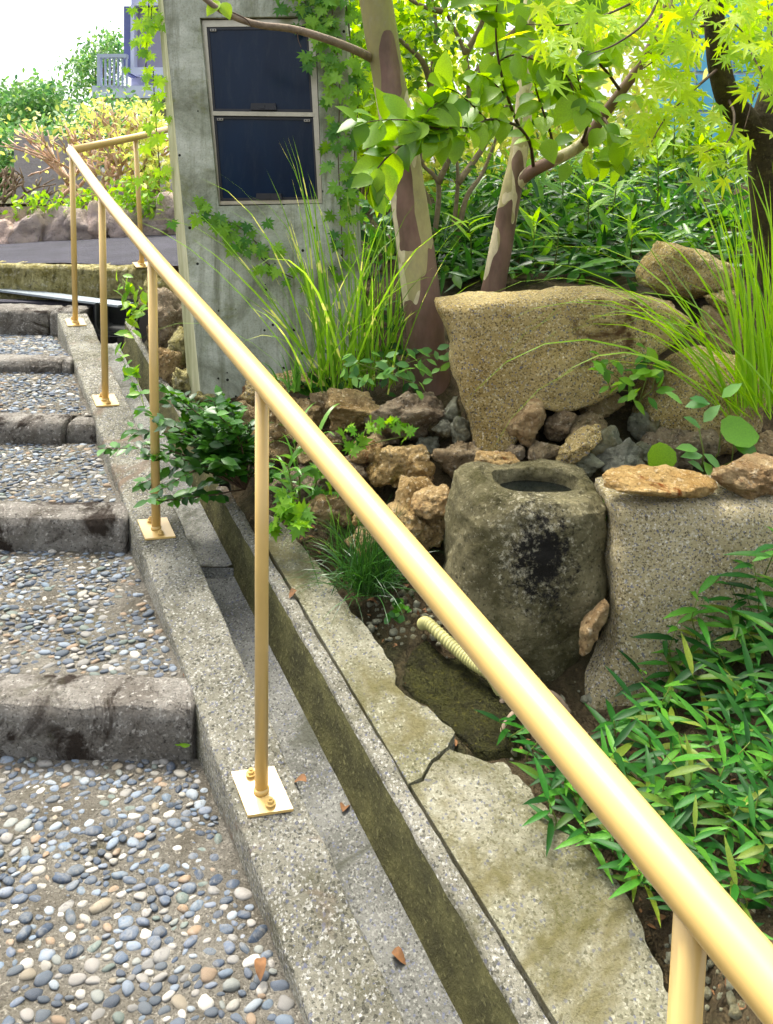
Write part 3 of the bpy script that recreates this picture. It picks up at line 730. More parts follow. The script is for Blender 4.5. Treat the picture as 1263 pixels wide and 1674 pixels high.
for j in range(len(ys)-1):
    for q in range(nx): a = j*(nx+1)+q; Fc.append((a, a+1, a+nx+2, a+nx+1))
build('garden_soil', V, Fc, M['soil'], kind='structure', label='dark soil bank of the rock garden')
# moss patch
V = []; Fc = []; nr, na = 9, 40
mc = [(650,1085),(690,1040),(760,1075),(820,1120),(870,1180),(850,1240),(780,1235),(738,1200),(700,1160),(655,1120)]
cen = np.mean(mc, axis=0)
for j in range(nr+1):
    for q in range(na):
        t = q/na*len(mc); i0 = int(t)%len(mc); f = t-int(t); pp = np.array(mc[i0])*(1-f)+np.array(mc[(i0+1)%len(mc)])*f
        c = cen+(pp-cen)*(j/nr)*(1+.16*fbm((math.cos(q/na*6.283)*2, math.sin(q/na*6.283)*2, 1), 1.6, 3)); g = G(c[0], c[1], -.03); z = max(soil_z(g[0], g[1])+.012, g[2])+.006*(1-(j/nr)**4)+fbm(g, 20, 4)*.010
        V.append((g[0], g[1], z if j < nr else z-.03))
for j in range(nr):
    for q in range(na): a = j*na+q; b = j*na+(q+1)%na; Fc.append((a, b, b+na, a+na))
build('moss', V, Fc, M['moss'], label='dark green moss cushion beside the stone basin', kind='stuff')
# ================================================================== BIG STONES
outline_rock('boulder', [(716,492),(760,486),(980,472),(1010,480),(1048,484),(1085,490),(1110,515),(1085,550),(1030,585),(975,630),(920,656),(862,650),(838,690),(815,722),(795,728),(770,712),(758,660),(742,610),(728,540),(714,500)], 2.62, .15, M['granite_boulder'], p=13, sub=6, amp=.010, sc=7, lean=.12, seed=3,
    label='largest tan granite slab leaning behind the water basin with flat bright top', cat='boulder')
outline_rock('boulder', [(990,808),(1100,806),(1263,806),(1420,812),(1440,1000),(1430,1260),(1250,1290),(1080,1260),(980,1200),(915,1140),(940,1090),(985,1040),(992,975),(988,900),(1000,850)], 1.99, .12, M['granite_grey'], p=10, sub=6, amp=.009, sc=8, lean=.10, seed=8,
    label='broad flat faced speckled grey slab right of the water basin', cat='boulder')
outline_rock('boulder', [(1048,450),(1052,425),(1080,396),(1105,398),(1140,412),(1178,426),(1198,445),(1190,470),(1140,486),(1085,482),(1050,466)], 3.1, .13, M['granite_boulder'], p=3.2, sub=5, amp=.010, sc=12, seed=12,
    label='tilted angular tan rock on the bank above the big slab', cat='boulder')
outline_rock('boulder', [(1030,690),(1040,650),(1070,605),(1115,578),(1160,572),(1210,585),(1240,640),(1235,700),(1180,735),(1100,738),(1040,725)], 2.62, .17, M['granite_boulder'], p=2.6, sub=5, amp=.010, sc=10, seed=15,
    label='rounded tan granite boulder half hidden by long grass at right', cat='boulder')
# rockery
rk = empty('rockery', W(800,900,2.6), 'bank of stacked brown and grey stones behind the water basin', 'rockery')
RKS = [ # cx, cy, w, h, d, rot, mat, dep
 (428,645,78,66,2.95,0,'g',.9),(405,683,70,60,2.8,8,'b',.9),(478,682,130,66,2.78,5,'b',.8),(492,626,125,40,3.0,0,'g',.9),(530,660,48,50,2.78,-15,'b',.9),(583,672,98,70,2.7,0,'b',.9),
 (662,684,136,80,2.65,-8,'b',.9),(553,716,48,30,2.68,0,'b',.9),(597,742,66,50,2.55,-20,'r',.9),(650,757,112,74,2.48,-24,'b',.9),(612,720,48,28,2.6,0,'b',1),(752,757,96,72,2.5,0,'b',.9),
 (690,781,40,18,2.42,0,'r',1),(692,850,134,116,2.3,8,'b',.9),(714,820,84,42,2.24,-14,'r',.9),(545,832,90,66,2.38,0,'b',.9),(590,846,30,30,2.3,0,'r',.9),(485,795,90,70,2.6,0,'b',.9),(612,880,100,70,2.28,0,'b',.9),
 (640,715,40,26,2.66,0,'b',.9),(520,735,80,50,2.66,0,'b',.9),(560,775,80,50,2.5,0,'b',.9),
 (863,691,74,74,2.42,-25,'r',.9),(914,695,50,66,2.48,10,'b',.9),(960,697,70,40,2.46,-5,'b',.9),(985,668,78,40,2.56,-8,'b',.9),(944,728,104,34,2.34,-40,'g',.9),(988,722,62,48,2.38,0,'s',.9),(1016,752,80,58,2.32,-22,'s',.9),
 (888,744,62,46,2.4,6,'b',.9),(962,760,54,44,2.33,0,'s',.9),(815,756,84,34,2.32,5,'r',.9),(838,742,40,30,2.4,0,'b',.9),(738,672,34,50,2.62,15,'s',.9),(752,705,38,54,2.56,-22,'s',.9),(724,700,36,30,2.58,0,'s',.9),
 (1108,735,130,76,2.46,0,'b',.9),(1078,786,190,40,1.97,4,'r',.8),(1222,780,124,58,1.99,0,'r',.9),(1250,728,56,54,2.45,0,'b',.9),(1175,545,120,86,2.95,0,'b',.8),(1182,494,66,38,2.95,0,'g',.9),
 (996,868,26,44,2.1,0,'s',.9),(966,1022,40,106,1.88,18,'r',.7),(1070,520,80,60,2.9,0,'b',.9),(1085,620,60,60,2.8,0,'b',.9),(700,730,40,34,2.6,0,'s',.9),(790,725,40,30,2.5,0,'b',.9),(1060,700,60,50,2.5,0,'s',.9),
 (640,930,80,50,2.25,0,'b',.8),(445,730,80,60,2.75,0,'b',.9),(905,735,30,26,2.5,0,'b',.9),(1300,620,80,90,2.7,0,'b',.9),(675,800,50,34,2.36,0,'b',.9),(1045,740,50,40,2.4,10,'s',.9)]
MM = {'b':'rock_brown','g':'granite_boulder','s':'rock_slate','r':'rock_rust'}
for i, (cx,cy,w,h,d,rot,m,dep) in enumerate(RKS):
    rock('stone', cx, cy, w, h, d, M[MM[m]], rk, rot, dep, 200+i, 5 if w > 75 else 4)
# stones beside pillar and gutter
ws = empty('rough_stone_edging', W(285,620,3.5), 'jagged lichen covered stones between gutter and concrete pillar', 'stone edging')
for i, (cx,cy,w,h,d,rot) in enumerate([(268,470,70,90,4.0,10),(282,520,56,110,3.75,-12),(296,570,44,70,3.55,0),(276,600,44,70,3.5,10),(300,625,46,50,3.4,0),(262,540,40,70,3.85,0),(330,655,50,30,3.3,0)]):
    rock('stone', cx, cy, w, h, d, M['rock_brown' if i%2 else 'mossy_curb'], ws, rot, .9, 300+i)
ch = empty('gravel_scatter', G(700,1100), 'loose stone chips and crumbs scattered over the bare soil', 'gravel', kind='stuff'); cv, cf = [], []
zones = [(600,760,930,1060)]*5+[(1090,1263,1480,1674)]*5+[(640,880,1040,1240)]*3+[(820,1000,1120,1300)]*2+[(440,640,840,960)]
for i in range(620):
    z_ = random.choice(zones); px, py = random.uniform(z_[0], z_[1]), random.uniform(z_[2], z_[3]); q = on_soil(px, py)
    V, Fc = I1; s_ = random.choice([.003,.004,.004,.005,.006,.008,.012]); rr = np.random.default_rng(i)
    if q[2] < Rz(q[1])-.3: continue
    P = V*rr.uniform(.6,1.2,3)*s_+rr.normal(size=V.shape)*s_*.12; cf.append(Fc+sum(len(c) for c in cv[-1:])*0+len(V)*len(cv)); cv.append(P+q+(0,0,s_*.2+.003))
gs = build('stone_chips', np.concatenate(cv), np.concatenate(cf), M['rock_slate'], ch, kind='stuff')
lt = np.array([on_soil(*random.choice([(random.uniform(600,900), random.uniform(960,1230)), (random.uniform(950,1263), random.uniform(1230,1660)), (random.uniform(450,700), random.uniform(700,960))]))+(0,0,.006) for _ in range(420)])
cloud('leaf_litter', 'small', lt, rv(420)*(1,1,.2), rv(420,.4)+(0,0,1), rng.uniform(.008,.022,420), M['dead_leaf'], kind='stuff', label='dry brown leaf litter on the garden soil')
# ================================================================== WATER BASIN
def basin():
    d = 2.13; dg = d*GS; C = W(862, 785, d); s = mpp(d); base = W(862, 1112, d)[2]; zt = C[2]
    root = empty('water_basin', (C[0], C[1], base), 'weathered mossy stone water basin carved from a boulder, holding dark water', 'stone basin')
    H = zt-base; n = 96; V = []; Fc = []
    rings = [] # (height frac, left px, right px, half depth m)
    prof = [(-.02,770,925,.15),(.05,758,935,.165),(.2,740,958,.18),(.4,732,980,.195),(.6,728,990,.20),(.78,731,990,.20),(.9,738,988,.195),(.965,750,984,.185),(1.0,768,970,.165)]
    for (hf, l, r, dp) in prof: rings.append((base+H*hf, (l+r)/2, (r-l)/2*s, dp))
    rings += [(zt+.006, 872, 86*s, .115), (zt+.004, 875, 70*s, .092), (zt-.02, 875, 66*s, .086), (zt-.10, 875, 56*s, .08)]
    rr = []
    for (a, b) in zip(rings[:-1], rings[1:]):
        m = 7 if b[0]-a[0] > .03 else 3
        for q in range(m): rr.append(tuple(a[k]+(b[k]-a[k])*q/m for k in range(4)))
    rr.append(rings[-1]); nr = len(rr)
    for ri, (z, cx, rx, ry) in enumerate(rr):
        cxx = W(cx, 785, d)[0]
        for k in range(n):
            th = 2*math.pi*k/n; c, si = math.cos(th), math.sin(th); e = 2/3.1
            x = cxx+rx*math.copysign(abs(c)**e, c); y = dg+ry*math.copysign(abs(si)**e, si)
            v = np.array([x, y, z]); nz = fbm(v, 7, 4)*.014+fbm(v+3, 28, 3)*.006-(mn.voronoi((v[0]*9, v[1]*9, v[2]*7))[0][0]-.4)*.016
            inner = ri > nr-10
            zz = z
            if z > zt-.03 and not inner: zz += .018*max(0, -c-.3)-.02*max(0, c-.5)+nz*.8   # left shoulder higher
            if inner: zz += nz*.3
            V.append((x+c*nz, y+si*nz, zz))
    for j in range(nr-1):
        for k in range(n): a = j*n+k; b = j*n+(k+1)%n; Fc.append((a, b, b+n, a+n))
    Fc.append(tuple((nr-1)*n+k for k in range(n)))
    o_ = np.array(WL[root]); basin_marks(M['basin'], tuple(W(885,915,d-.2)-o_), tuple(W(872,905,d-.2)-o_))
    build('basin_body', V, Fc, M['basin'], root)
    cxx = W(875,785,d)[0]; V = [(cxx, dg, zt-.034)]+[(cxx+70*s*math.cos(2*math.pi*k/48), dg+.09*math.sin(2*math.pi*k/48), zt-.034) for k in range(48)]
    build('water', V, [(0, 1+k, 1+(k+1)%48) for k in range(48)], M['water'], root)
basin()
# corrugated hose
hp = bezpath([W(690,1008,2.03)+(0,0,-.02), W(700,1020,2.0), W(735,1052,1.94), W(768,1080,1.89), W(802,1104,1.84), W(822,1116,1.84)+(0,0,-.03)], 44)
rad = [.0145+.0013*math.sin(i*1.14) for i in range(len(hp))]
mb = MB(); mb.tube(hp, rad, 16); mb.done('corrugated_hose', M['hose'], label='short ivory corrugated drain hose emerging from the moss beside the basin', cat='hose')
# ================================================================== PILLAR
PD = 3.3
pl = empty('concrete_pillar', W(430,660,PD), 'tall weathered grey concrete pillar with creeper and built in display case', 'pillar')
def lerp2(p, q, y): return p[0]+(q[0]-p[0])*(y-p[1])/(q[1]-p[1])
yt, yb = -160, 720
fl = lambda y: lerp2((266,0),(327,640),y); fr = lambda y: lerp2((562,0),(583,400),y); ch_ = lambda y: lerp2((249,0),(299,630),y)
HOLE = [(326,29),(515,26),(527,333),(357,337)]      # clockwise from top left
mb = MB()
O = [W(fl(yt),yt,PD), W(fr(yt),yt,PD), W(fr(yb),yb,PD), W(fl(yb),yb,PD)]; Hh = [W(x,y,PD) for x,y in HOLE]; Hb = [h+np.array([0,.06,0]) for h in Hh]
mb.add(O+Hh, [(0,1,5,4),(1,2,6,5),(2,3,7,6),(3,0,4,7)])
mb.add(Hh+Hb, [(0,1,5,4),(1,2,6,5),(2,3,7,6),(3,0,4,7),(4,5,6,7)])
back = [o+np.array([0,.5,0]) for o in O]; mb.add([O[1],O[2],back[2],back[1]], [(0,1,2,3)])
L1 = W(ch_(yt),yt,PD)+(0,.07,0); L2 = W(ch_(yb),yb,PD)+(0,.07,0)
L1b, L2b = L1+(0,.45,0), L2+(0,.45,0)
mb.add([L1,L1b,L2b,L2], [(0,1,2,3)]); mb.add([back[1],back[2],L2b,L1b], [(0,1,2,3)]); mb.add([O[0],O[1],back[1],L1b,L1], [(0,1,2,3,4)])
mb.done('pillar_body', M['pillar'], pl, smooth=False)
mb = MB(); o = np.array([0,0,0]); mb.add([L1,O[0],O[3],L2], [(0,1,2,3)])
mb.done('pillar_corner', M['corner'], pl, smooth=False)
def qbox(mb, quad, f0, f1, mi=0):    # quad: TL,TR,BR,BL px; f0,f1: distance in front of the face (negative = recessed)
    A = [W(x,y,PD)-np.array([0,f0,0]) for x,y in quad]; B = [W(x,y,PD)-np.array([0,f1,0]) for x,y in quad]
    mb.add(A+B, [(4,5,6,7),(0,1,5,4),(1,2,6,5),(2,3,7,6),(3,0,4,7),(3,2,1,0)], mi)
dc = empty('display_case', W(430,335,PD-.01), 'steel framed display case with two stacked dark navy glass doors set in the pillar', 'display case')
mb = MB()
qbox(mb, [(327,31),(514,28),(514.4,40),(327.6,42)], -.055, -.022); qbox(mb, [(327.6,42),(335,42),(358,331),(350,334)], -.055, -.022)
qbox(mb, [(502,40),(513.5,40),(525.5,326),(519,327)], -.055, -.018); qbox(mb, [(350,329),(525,326),(526,332),(351,335)], -.055, -.02); qbox(mb, [(345,181),(512,183),(512.5,190),(346,188)], -.055, -.015)
mb.done('steel_frame', M['steel'], dc, smooth=False)
for (q, lx, ly) in (([(335,42),(502,41),(510.5,182),(345.5,180.5)], 429, 174), ([(346.5,189),(511.5,191),(519,325.5),(358,328)], 438, 322)):
    dm = MB(); cx_ = sum(p[0] for p in q)/4; cy_ = sum(p[1] for p in q)/4
    inn = [(cx_+(x-cx_)*.955, cy_+(y-cy_)*.94) for x, y in q]
    for i in range(4): qbox(dm, [q[i], q[(i+1)%4], inn[(i+1)%4], inn[i]] , -.05, -.026)
    door = dm.done('door_frame', M['dark_frame'], dc, smooth=False)
    gm = MB(); qbox(gm, inn, -.05, -.031); gm.done('glass_pane', M['glass'], door, smooth=False)
    hm = MB(); qbox(hm, [(lx-20,ly-6),(lx+20,ly-6),(lx+22,ly+5),(lx-21,ly+5)], -.03, -.012); qbox(hm, [(lx-6,ly-3),(lx+2,ly-3),(lx+2,ly+3),(lx-6,ly+3)], -.012, -.009); hm.done('latch', M['dark_frame'], door, smooth=False)
    for (x, y) in ((q[0][0]+11, q[0][1]+5), (q[1][0]-11, q[1][1]+5)):
        km = MB(); qbox(km, [(x-5,y-2),(x+5,y-2),(x+5,y+2),(x-5,y+2)], -.028, -.021); qbox(km, [(x-3.2,y-1),(x-1.2,y-1),(x-1.2,y+1),(x-3.2,y+1)], -.021, -.019, 1); qbox(km, [(x+1.2,y-1),(x+3.2,y-1),(x+3.2,y+1),(x+1.2,y+1)], -.021, -.019, 1)
        km.done('hinge_clip', [M['clip'], M['dark_frame']], door, smooth=False)
# ================================================================== TOP OF THE STAIRS: landing, drain, mossy kerb, road, wall
GS = 1.0
zl = tops[4]
mb = MB(); mb.hexa([(XL,4.36,zl-.25),(-1.60,4.36,zl-.25),(-1.60,4.47,zl-.25),(XL,4.47,zl-.25),(XL,4.36,zl-.004),(-1.60,4.36,zl-.004),(-1.60,4.47,zl-.004),(XL,4.47,zl-.004)])
mb.done('landing', M['asphalt'], kind='structure', smooth=False)
# grated cross drain (a dark U channel whose open end empties into the gutter)
A = W(-60,463,4.75); B = W(206,497,4.15)
dr = empty('drain', B, 'galvanised grating over a dark cross drain at the head of the steps', 'drain')
ax = (B-A)/np.linalg.norm(B-A); pv = np.array([ax[1], -ax[0], 0]); pv = pv/np.linalg.norm(pv)
if pv[1] > 0: pv = -pv
Wd = .10
mb = MB()
for k in range(-2, 3):
    o = pv*(k/2*Wd*.5); mb.add([A+o+pv*.012+(0,0,0), B+o+pv*.012, B+o-pv*.012, A+o-pv*.012, A+o+pv*.012-(0,0,.012), B+o+pv*.012-(0,0,.012), B+o-pv*.012-(0,0,.012), A+o-pv*.012-(0,0,.012)], [(0,1,2,3),(4,5,6,7),(0,1,5,4),(2,3,7,6),(1,2,6,5)])
mb.done('grate_bars', M['grate'], dr, smooth=False)
mb = MB(); n = 46
for k in range(n):
    c = A+(B-A)*(k+.5)/n-(0,0,.0015); h = ax*.004; mb.add([c+pv*Wd*.5-h, c+pv*Wd*.5+h, c-pv*Wd*.5+h, c-pv*Wd*.5-h], [(0,1,2,3)])
mb.done('grate_cross_bars', M['grate'], dr, smooth=False, kind='stuff')
# channel end: U profile facing the viewer
E0 = W(157,497,4.1); E1 = W(206,499,4.1); Hh_ = 46*mpp(4.1); wv = E1-E0
prof = [(0,0),(0,-.75),(.04,-.9),(.14,-1),(.86,-1),(.96,-.9),(1,-.75),(1,0)]
mb = MB(); m = len(prof); bk = np.array([-.02,.25,0])
for rr_ in ((0,0),(.03,.06)):
    pass
outer = [E0+wv*(a*1.12-.06)+np.array([0,0,Hh_*b*1.10]) for a, b in prof]; inner = [E0+wv*a+np.array([0,0,Hh_*b]) for a, b in prof]
mb.add(outer+inner, [(i, i+1, m+i+1, m+i) for i in range(m-1)])
mb.add(inner+[p+bk for p in inner], [(i, i+1, m+i+1, m+i) for i in range(m-1)]); mb.add([p+bk for p in inner], [tuple(range(m))])
mb.add(outer+[p+bk for p in outer], [(i, i+1, m+i+1, m+i) for i in range(m-1)])
mb.done('channel_end', M['rubber'], dr, smooth=False)
mb = MB(); mb.tube([outer[1]+(0,-.006,-.01)]+[p+np.array([0,-.006,-.008]) for p in outer[2:6]]+[outer[6]+(0,-.006,-.01)], .004, 8); mb.done('rim', M['rubber'], dr)
# mossy broken kerb
def strip_block(name, P0, P1, hgt, dep, mat, nx=70, amp=.02, **k):
    V = []; Fc = []; prof = [(0,-hgt*1.4),(0,-hgt),(-.006,-hgt*.7),(.0,-hgt*.4),(-.006,-hgt*.15),(.008,-.006),(.03,0),(dep*.6,0),(dep,0),(dep,-.1)]; m = len(prof)
    for j in range(nx+1):
        b = P0+(P1-P0)*j/nx
        for (a, z) in prof:
            n = fbm((b[0]*1.0, b[1]+a, z*.3), 9, 4)*amp+fbm((b[0], z*.2, 3), 34, 3)*amp*.7
            V.append((b[0], b[1]+a+n*(1 if a < .02 else .2), b[2]+z+(n*.5 if z > -.02 else 0)))
    for j in range(nx):
        for q in range(m-1): a = j*m+q; Fc.append((a, a+m, a+m+1, a+1))
    Fc.append(tuple(range(m))); Fc.append(tuple(nx*m+q for q in range(m))[::-1])
    return build(name, V, Fc, mat, **k)
strip_block('mossy_kerb', W(-260,426,4.75), W(262,437,4.4), .17, .14, M['mossy_curb'], nx=150, kind='structure')
V = []; Fc = []
near = [W(-400,422,4.86), W(300,434,4.5)]; far = [W(-500,426,6.4), W(420,372,6.2)]
for j in range(21):
    for q in range(31):
        a = near[0]+(near[1]-near[0])*q/30; b = far[0]+(far[1]-far[0])*q/30; p = a+(b-a)*j/20; V.append((p[0], p[1], p[2]+fbm(p, 3, 3)*.006+.02*math.sin(j/20*math.pi)))
for j in range(20):
    for q in range(30): a = j*31+q; Fc.append((a, a+1, a+32, a+31))
build('road', V, Fc, M['asphalt'], kind='structure', label='dark asphalt lane rising to the right')
rw = empty('retaining_wall', W(140,405,6.2), 'low wall of rounded pinkish stones behind the lane', 'wall')
wst = [(12,388,60,54),(52,378,56,58),(95,372,54,62),(140,370,60,64),(118,352,34,30),(172,366,48,70),(205,366,60,66),(245,362,62,70),(160,345,50,22),(228,342,40,24),(285,360,60,80),(20,412,50,30),(330,355,60,80),(-30,395,60,60),(75,352,40,24),(190,340,40,20),(262,332,36,24)]
for i, (cx,cy,w,h) in enumerate(wst): rock('stone', cx, cy+2, w*1.22, h*1.2, 6.1+(.1 if h < 35 else 0), M['wall_stone'], rw, random.uniform(-6,6), .6, 500+i, 4, .08)
mb = MB(); a0, a1 = W(-300,345,6.25), W(380,330,6.25); mb.hexa([a0+(0,0,-.6), a1+(0,0,-.6), a1+(0,.4,-.6), a0+(0,.4,-.6), a0, a1, a1+(0,.4,0), a0+(0,.4,0)]); mb.done('backing', M['wall_stone'], rw, smooth=False)
# wide ground to the horizon
hz = EYE-.07
V = [(-600,6.4,hz),(600,6.4,hz),(600,900,hz),(-600,900,hz)]
def sheet(name, x0, x1, y0, y1, z, mat, **k):
    V = []; Fc = []; n = 40
    for j in range(n+1):
        for q in range(n+1):
            V.append((x0+(x1-x0)*q/n, y0+(y1-y0)*(j/n)**2.5, z))
    for j in range(n):
        for q in range(n): a = j*(n+1)+q; Fc.append((a, a+1, a+n+2, a+n+1))
    return build(name, V, Fc, mat, **k)
M['lawn'] = stone_mat('far_ground', srgb('7c7a48'), srgb('5c6230'), srgb('3c3c20'), srgb('a8a070'), 8, .8, bump=.03, spk=.5)
sheet('ground', -600, 600, 6.45, 900, hz, M['lawn'], kind='structure')
sheet('lower_ground', -600, 600, -60, 6.45, -1.2, M['soil'], kind='structure')
# concrete block behind
mb = MB(); a0, a1 = W(24,350,7.6), W(150,350,7.6); t0, t1 = W(22,218,7.6), W(150,228,7.6)
mb.hexa([a0, a1, a1+(0,.25,0), a0+(0,.25,0), t0, t1, t1+(0,.25,0), t0+(0,.25,0)]); mb.done('concrete_block', M['block_concrete'], smooth=False, label='upright pale grey concrete block among bare branches', cat='concrete block')
# ================================================================== FAR HOUSE
hs_ = empty('house', W(240,180,24), 'pale two storey house glimpsed between bushes and pillar', 'house')
def pbox(mb, x0, y0, x1, y1, d0, d1, mi=0):
    a, b, c, e = W(x0,y1,d0), W(x1,y1,d0), W(x1,y0,d0), W(x0,y0,d0); dd = np.array([0,d1-d0,0])
    mb.hexa([a, b, b+dd, a+dd, e, c, c+dd, e+dd], mi)
mb = MB(); pbox(mb, 214, -10, 330, 175, 24, 30); mb.done('wall', M['siding'], hs_, smooth=False)
mb = MB(); pbox(mb, 202, 10, 213, 122, 23.4, 24.5); mb.done('corner_panel', M['house_dark'], hs_, smooth=False)
mb = MB(); pbox(mb, 213, 8, 219, 120, 23.3, 23.9); pbox(mb, 219, 110, 300, 122, 23.3, 23.9); pbox(mb, 219, 4, 300, 9, 23.3, 23.9); w_ = mb.done('window_frame', M['house_white'], hs_, smooth=False)
mb = MB(); pbox(mb, 219, 9, 300, 110, 23.6, 23.9); mb.done('glass', M['house_glass'], w_, smooth=False)
mb = MB(); pbox(mb, 150, 140, 300, 160, 23, 23.9); mb.done('balcony_slab', M['house_white'], hs_, smooth=False)
br = MB(); pbox(br, 158, 88, 206, 94, 22.9, 23.1); pbox(br, 158, 94, 163, 142, 22.9, 23.1)
for k in range(6): pbox(br, 170+k*7, 94, 172+k*7, 142, 22.95, 23.05)
br.done('balcony_railing', M['rail_blue'], hs_, smooth=False)
# cyan glazed building, right
gb = empty('building', W(1180,260,14), 'cyan glazed building seen through the maple leaves', 'building')
mb = MB(); pbox(mb, 1070, -80, 1500, 270, 14.1, 20); mb.done('wall', M['pale_frame'], gb, smooth=False)
for i in range(6):
    for j in range(5):
        mb = MB(); pbox(mb, 1078+i*62, -70+j*64, 1134+i*62, -12+j*64, 14.02, 14.09); mb.done('glass_panel', M['cyan_glass'], gb, smooth=False)
# ================================================================== TREES
GS = .93
def wtube(mb, pts, r0, r1, n=14, sub=8, wob=0.0):
    P = bezpath(pts, sub); m = len(P); rads = [r0+(r1-r0)*i/(m-1) for i in range(m)]
    if wob: rads = [r*(1+wob*mn.noise((p[0]*6, p[1]*6, p[2]*9))) for r, p in zip(rads, P)]
    mb.tube(P, rads, n); return P
# tree 1: big mottled trunk
t1 = empty('crape_myrtle', W(703,632,2.95), 'thick leaning trunk with peeling cream and purple brown bark beside the pillar', 'tree')
mb = MB(); P = [W(712,655,2.95), W(702,600,2.95), W(690,500,2.93), W(678,400,2.92), W(664,300,2.91), W(648,200,2.9), W(630,100,2.9), W(614,0,2.9), W(600,-90,2.9), W(575,-220,2.92)]
PP = bezpath(P, 8); s = mpp(2.92)
rads = [s*np.interp(p[2], [W(0,600,2.92)[2], W(0,400,2.92)[2], W(0,150,2.92)[2], W(0,0,2.92)[2]], [32,31,26,26])*(1+.05*mn.noise((0,0,p[2]*7))) for p in PP]; rads[0] *= 1.25; rads[1] *= 1.1
mb.tube(PP, rads, 32); mb.done('trunk', M['crape_bark'], t1)
mb = MB(); P = wtube(mb, [W(606,95,2.9), W(585,84,2.8), W(540,66,2.72), W(480,48,2.68), W(420,40,2.62), W(370,22,2.6), W(330,-6,2.58), W(300,-40,2.55)], .016, .007, 10); mb.done('branch', M['branch_grey'], t1)
mb = MB(); wtube(mb, [W(486,50,2.68), W(487,64,2.67), W(492,78,2.66)], .002, .001, 5); wtube(mb, [W(360,12,2.6), W(400,30,2.6), W(412,46,2.6)], .003, .001, 5); mb.done('twig', M['twig'], t1)
for (x, y, dx, dz) in ((364,4,.3,-.6),(358,2,-.4,-.5)): leaf_part('broad', 'broad', W(x,y,2.6), (dx,-.3,dz), (0,-1,.5), .06, t1)
# tree 2 with broad leaves
t2 = empty('broadleaf_tree', W(808,470,3.3), 'slender mottled trunk forking behind the big slab with broad lime leaves', 'tree')
mb = MB(); wtube(mb, [W(803,490,3.3), W(812,440,3.3), W(823,380,3.3), W(836,310,3.3), W(848,250,3.32), W(854,200,3.34), W(858,130,3.36), W(862,60,3.4), W(870,-40,3.45), W(880,-140,3.5)], .05, .022, 20, 8, .08)
mb.done('trunk', M['crape_bark2'], t2)
mb = MB(); wtube(mb, [W(836,310,3.3), W(866,282,3.27), W(905,262,3.22), W(950,236,3.18), W(985,190,3.15), W(1015,150,3.12), W(1046,106,3.1), W(1080,40,3.1), W(1110,-60,3.1)], .027, .015, 14); mb.done('limb', M['crape_bark2'], t2)
tw_paths = [
 [(872,276,3.26),(866,235,3.1),(848,208,2.95),(820,198,2.8),(795,196,2.7),(770,210,2.6),(735,222,2.5),(700,224,2.42),(680,226,2.4)],
 [(770,210,2.6),(745,208,2.5),(720,212,2.42),(675,198,2.36),(630,196,2.32),(585,202,2.3)],
 [(680,226,2.4),(655,238,2.36),(628,262,2.33),(608,290,2.3),(600,318,2.28)],
 [(687,222,2.4),(686,205,2.4),(700,180,2.42),(720,165,2.45)],
 [(795,196,2.7),(770,170,2.6),(745,150,2.5),(720,142,2.45)],
 [(848,208,2.95),(830,160,2.8),(815,100,2.7),(810,40,2.65),(815,-20,2.6)],
 [(830,160,2.8),(800,130,2.7),(775,120,2.6)],
 [(815,100,2.7),(840,90,2.62),(880,100,2.55),(910,112,2.5),(930,130,2.5),(960,180,2.5)],
 [(905,262,3.22),(900,220,3.0),(880,160,2.8),(870,120,2.7)],
 [(950,236,3.18),(960,200,3.0),(950,150,2.85),(940,110,2.8)],
 [(985,190,3.15),(1000,215,3.0),(1010,240,2.9),(1000,270,2.85)],
 [(930,130,2.5),(945,170,2.5),(960,196,2.5)],
 [(1015,150,3.12),(985,110,3.0),(950,80,2.9),(930,40,2.8)],
]
mb = MB(); PW = []
for p in tw_paths:
    q = [W(*a) for a in p]; r0 = .007 if p[0][2] > 2.9 else .0035; PW.append(wtube(mb, q, r0, .0014, 6, 6, 0))
mb.done('twigs', M['twig'], t2)
nleaf = 0
for P in PW:
    m = len(P)
    for i in range(3, m):
        if nleaf >= 285: break
        if random.random() < .14: continue
        t = P[min(i+1,m-1)]-P[i-1]; t = t/(np.linalg.norm(t)+1e-9); sd_ = np.array([-t[2],0,t[0]])*(1 if i%2 else -1)
        d = t*.6+sd_*.8+np.array([random.gauss(0,.25), random.gauss(-.1,.35), random.gauss(-.25,.25)])
        n = np.array([random.gauss(0,.45), -.65+random.gauss(0,.35), .75])
        if cleared(P[i]+d*.04): continue
        leaf_part('broad', 'broad', P[i]+np.array([0,random.gauss(0,.02),0]), d, n, random.uniform(.062,.105), t2); nleaf += 1
# extra leaf sprays
def spray_region(tk, mk, parent, x0, y0, x1, y1, d0, d1, n, s0, s1, dir0=(0,-.2,-.6), spread=.7, nrm=(0,-.6,.8)):
    for _ in range(n):
        p = W(random.uniform(x0,x1), random.uniform(y0,y1), random.uniform(d0,d1))
        d = np.array(dir0)+np.array([random.gauss(0,spread), random.gauss(0,spread*.6), random.gauss(0,spread*.5)]); nn = np.array(nrm)+rv(1,.4)[0]
        if cleared(p+d*.04): continue
        leaf_part(tk, mk, p, d, nn, random.uniform(s0,s1), parent)
spray_region('broad','broad', t2, 780,-20,1000,90, 2.6,3.1, 60,.07,.12)
spray_region('broad','broad', t2, 880,90,1050,270, 2.7,3.2, 40,.06,.1)
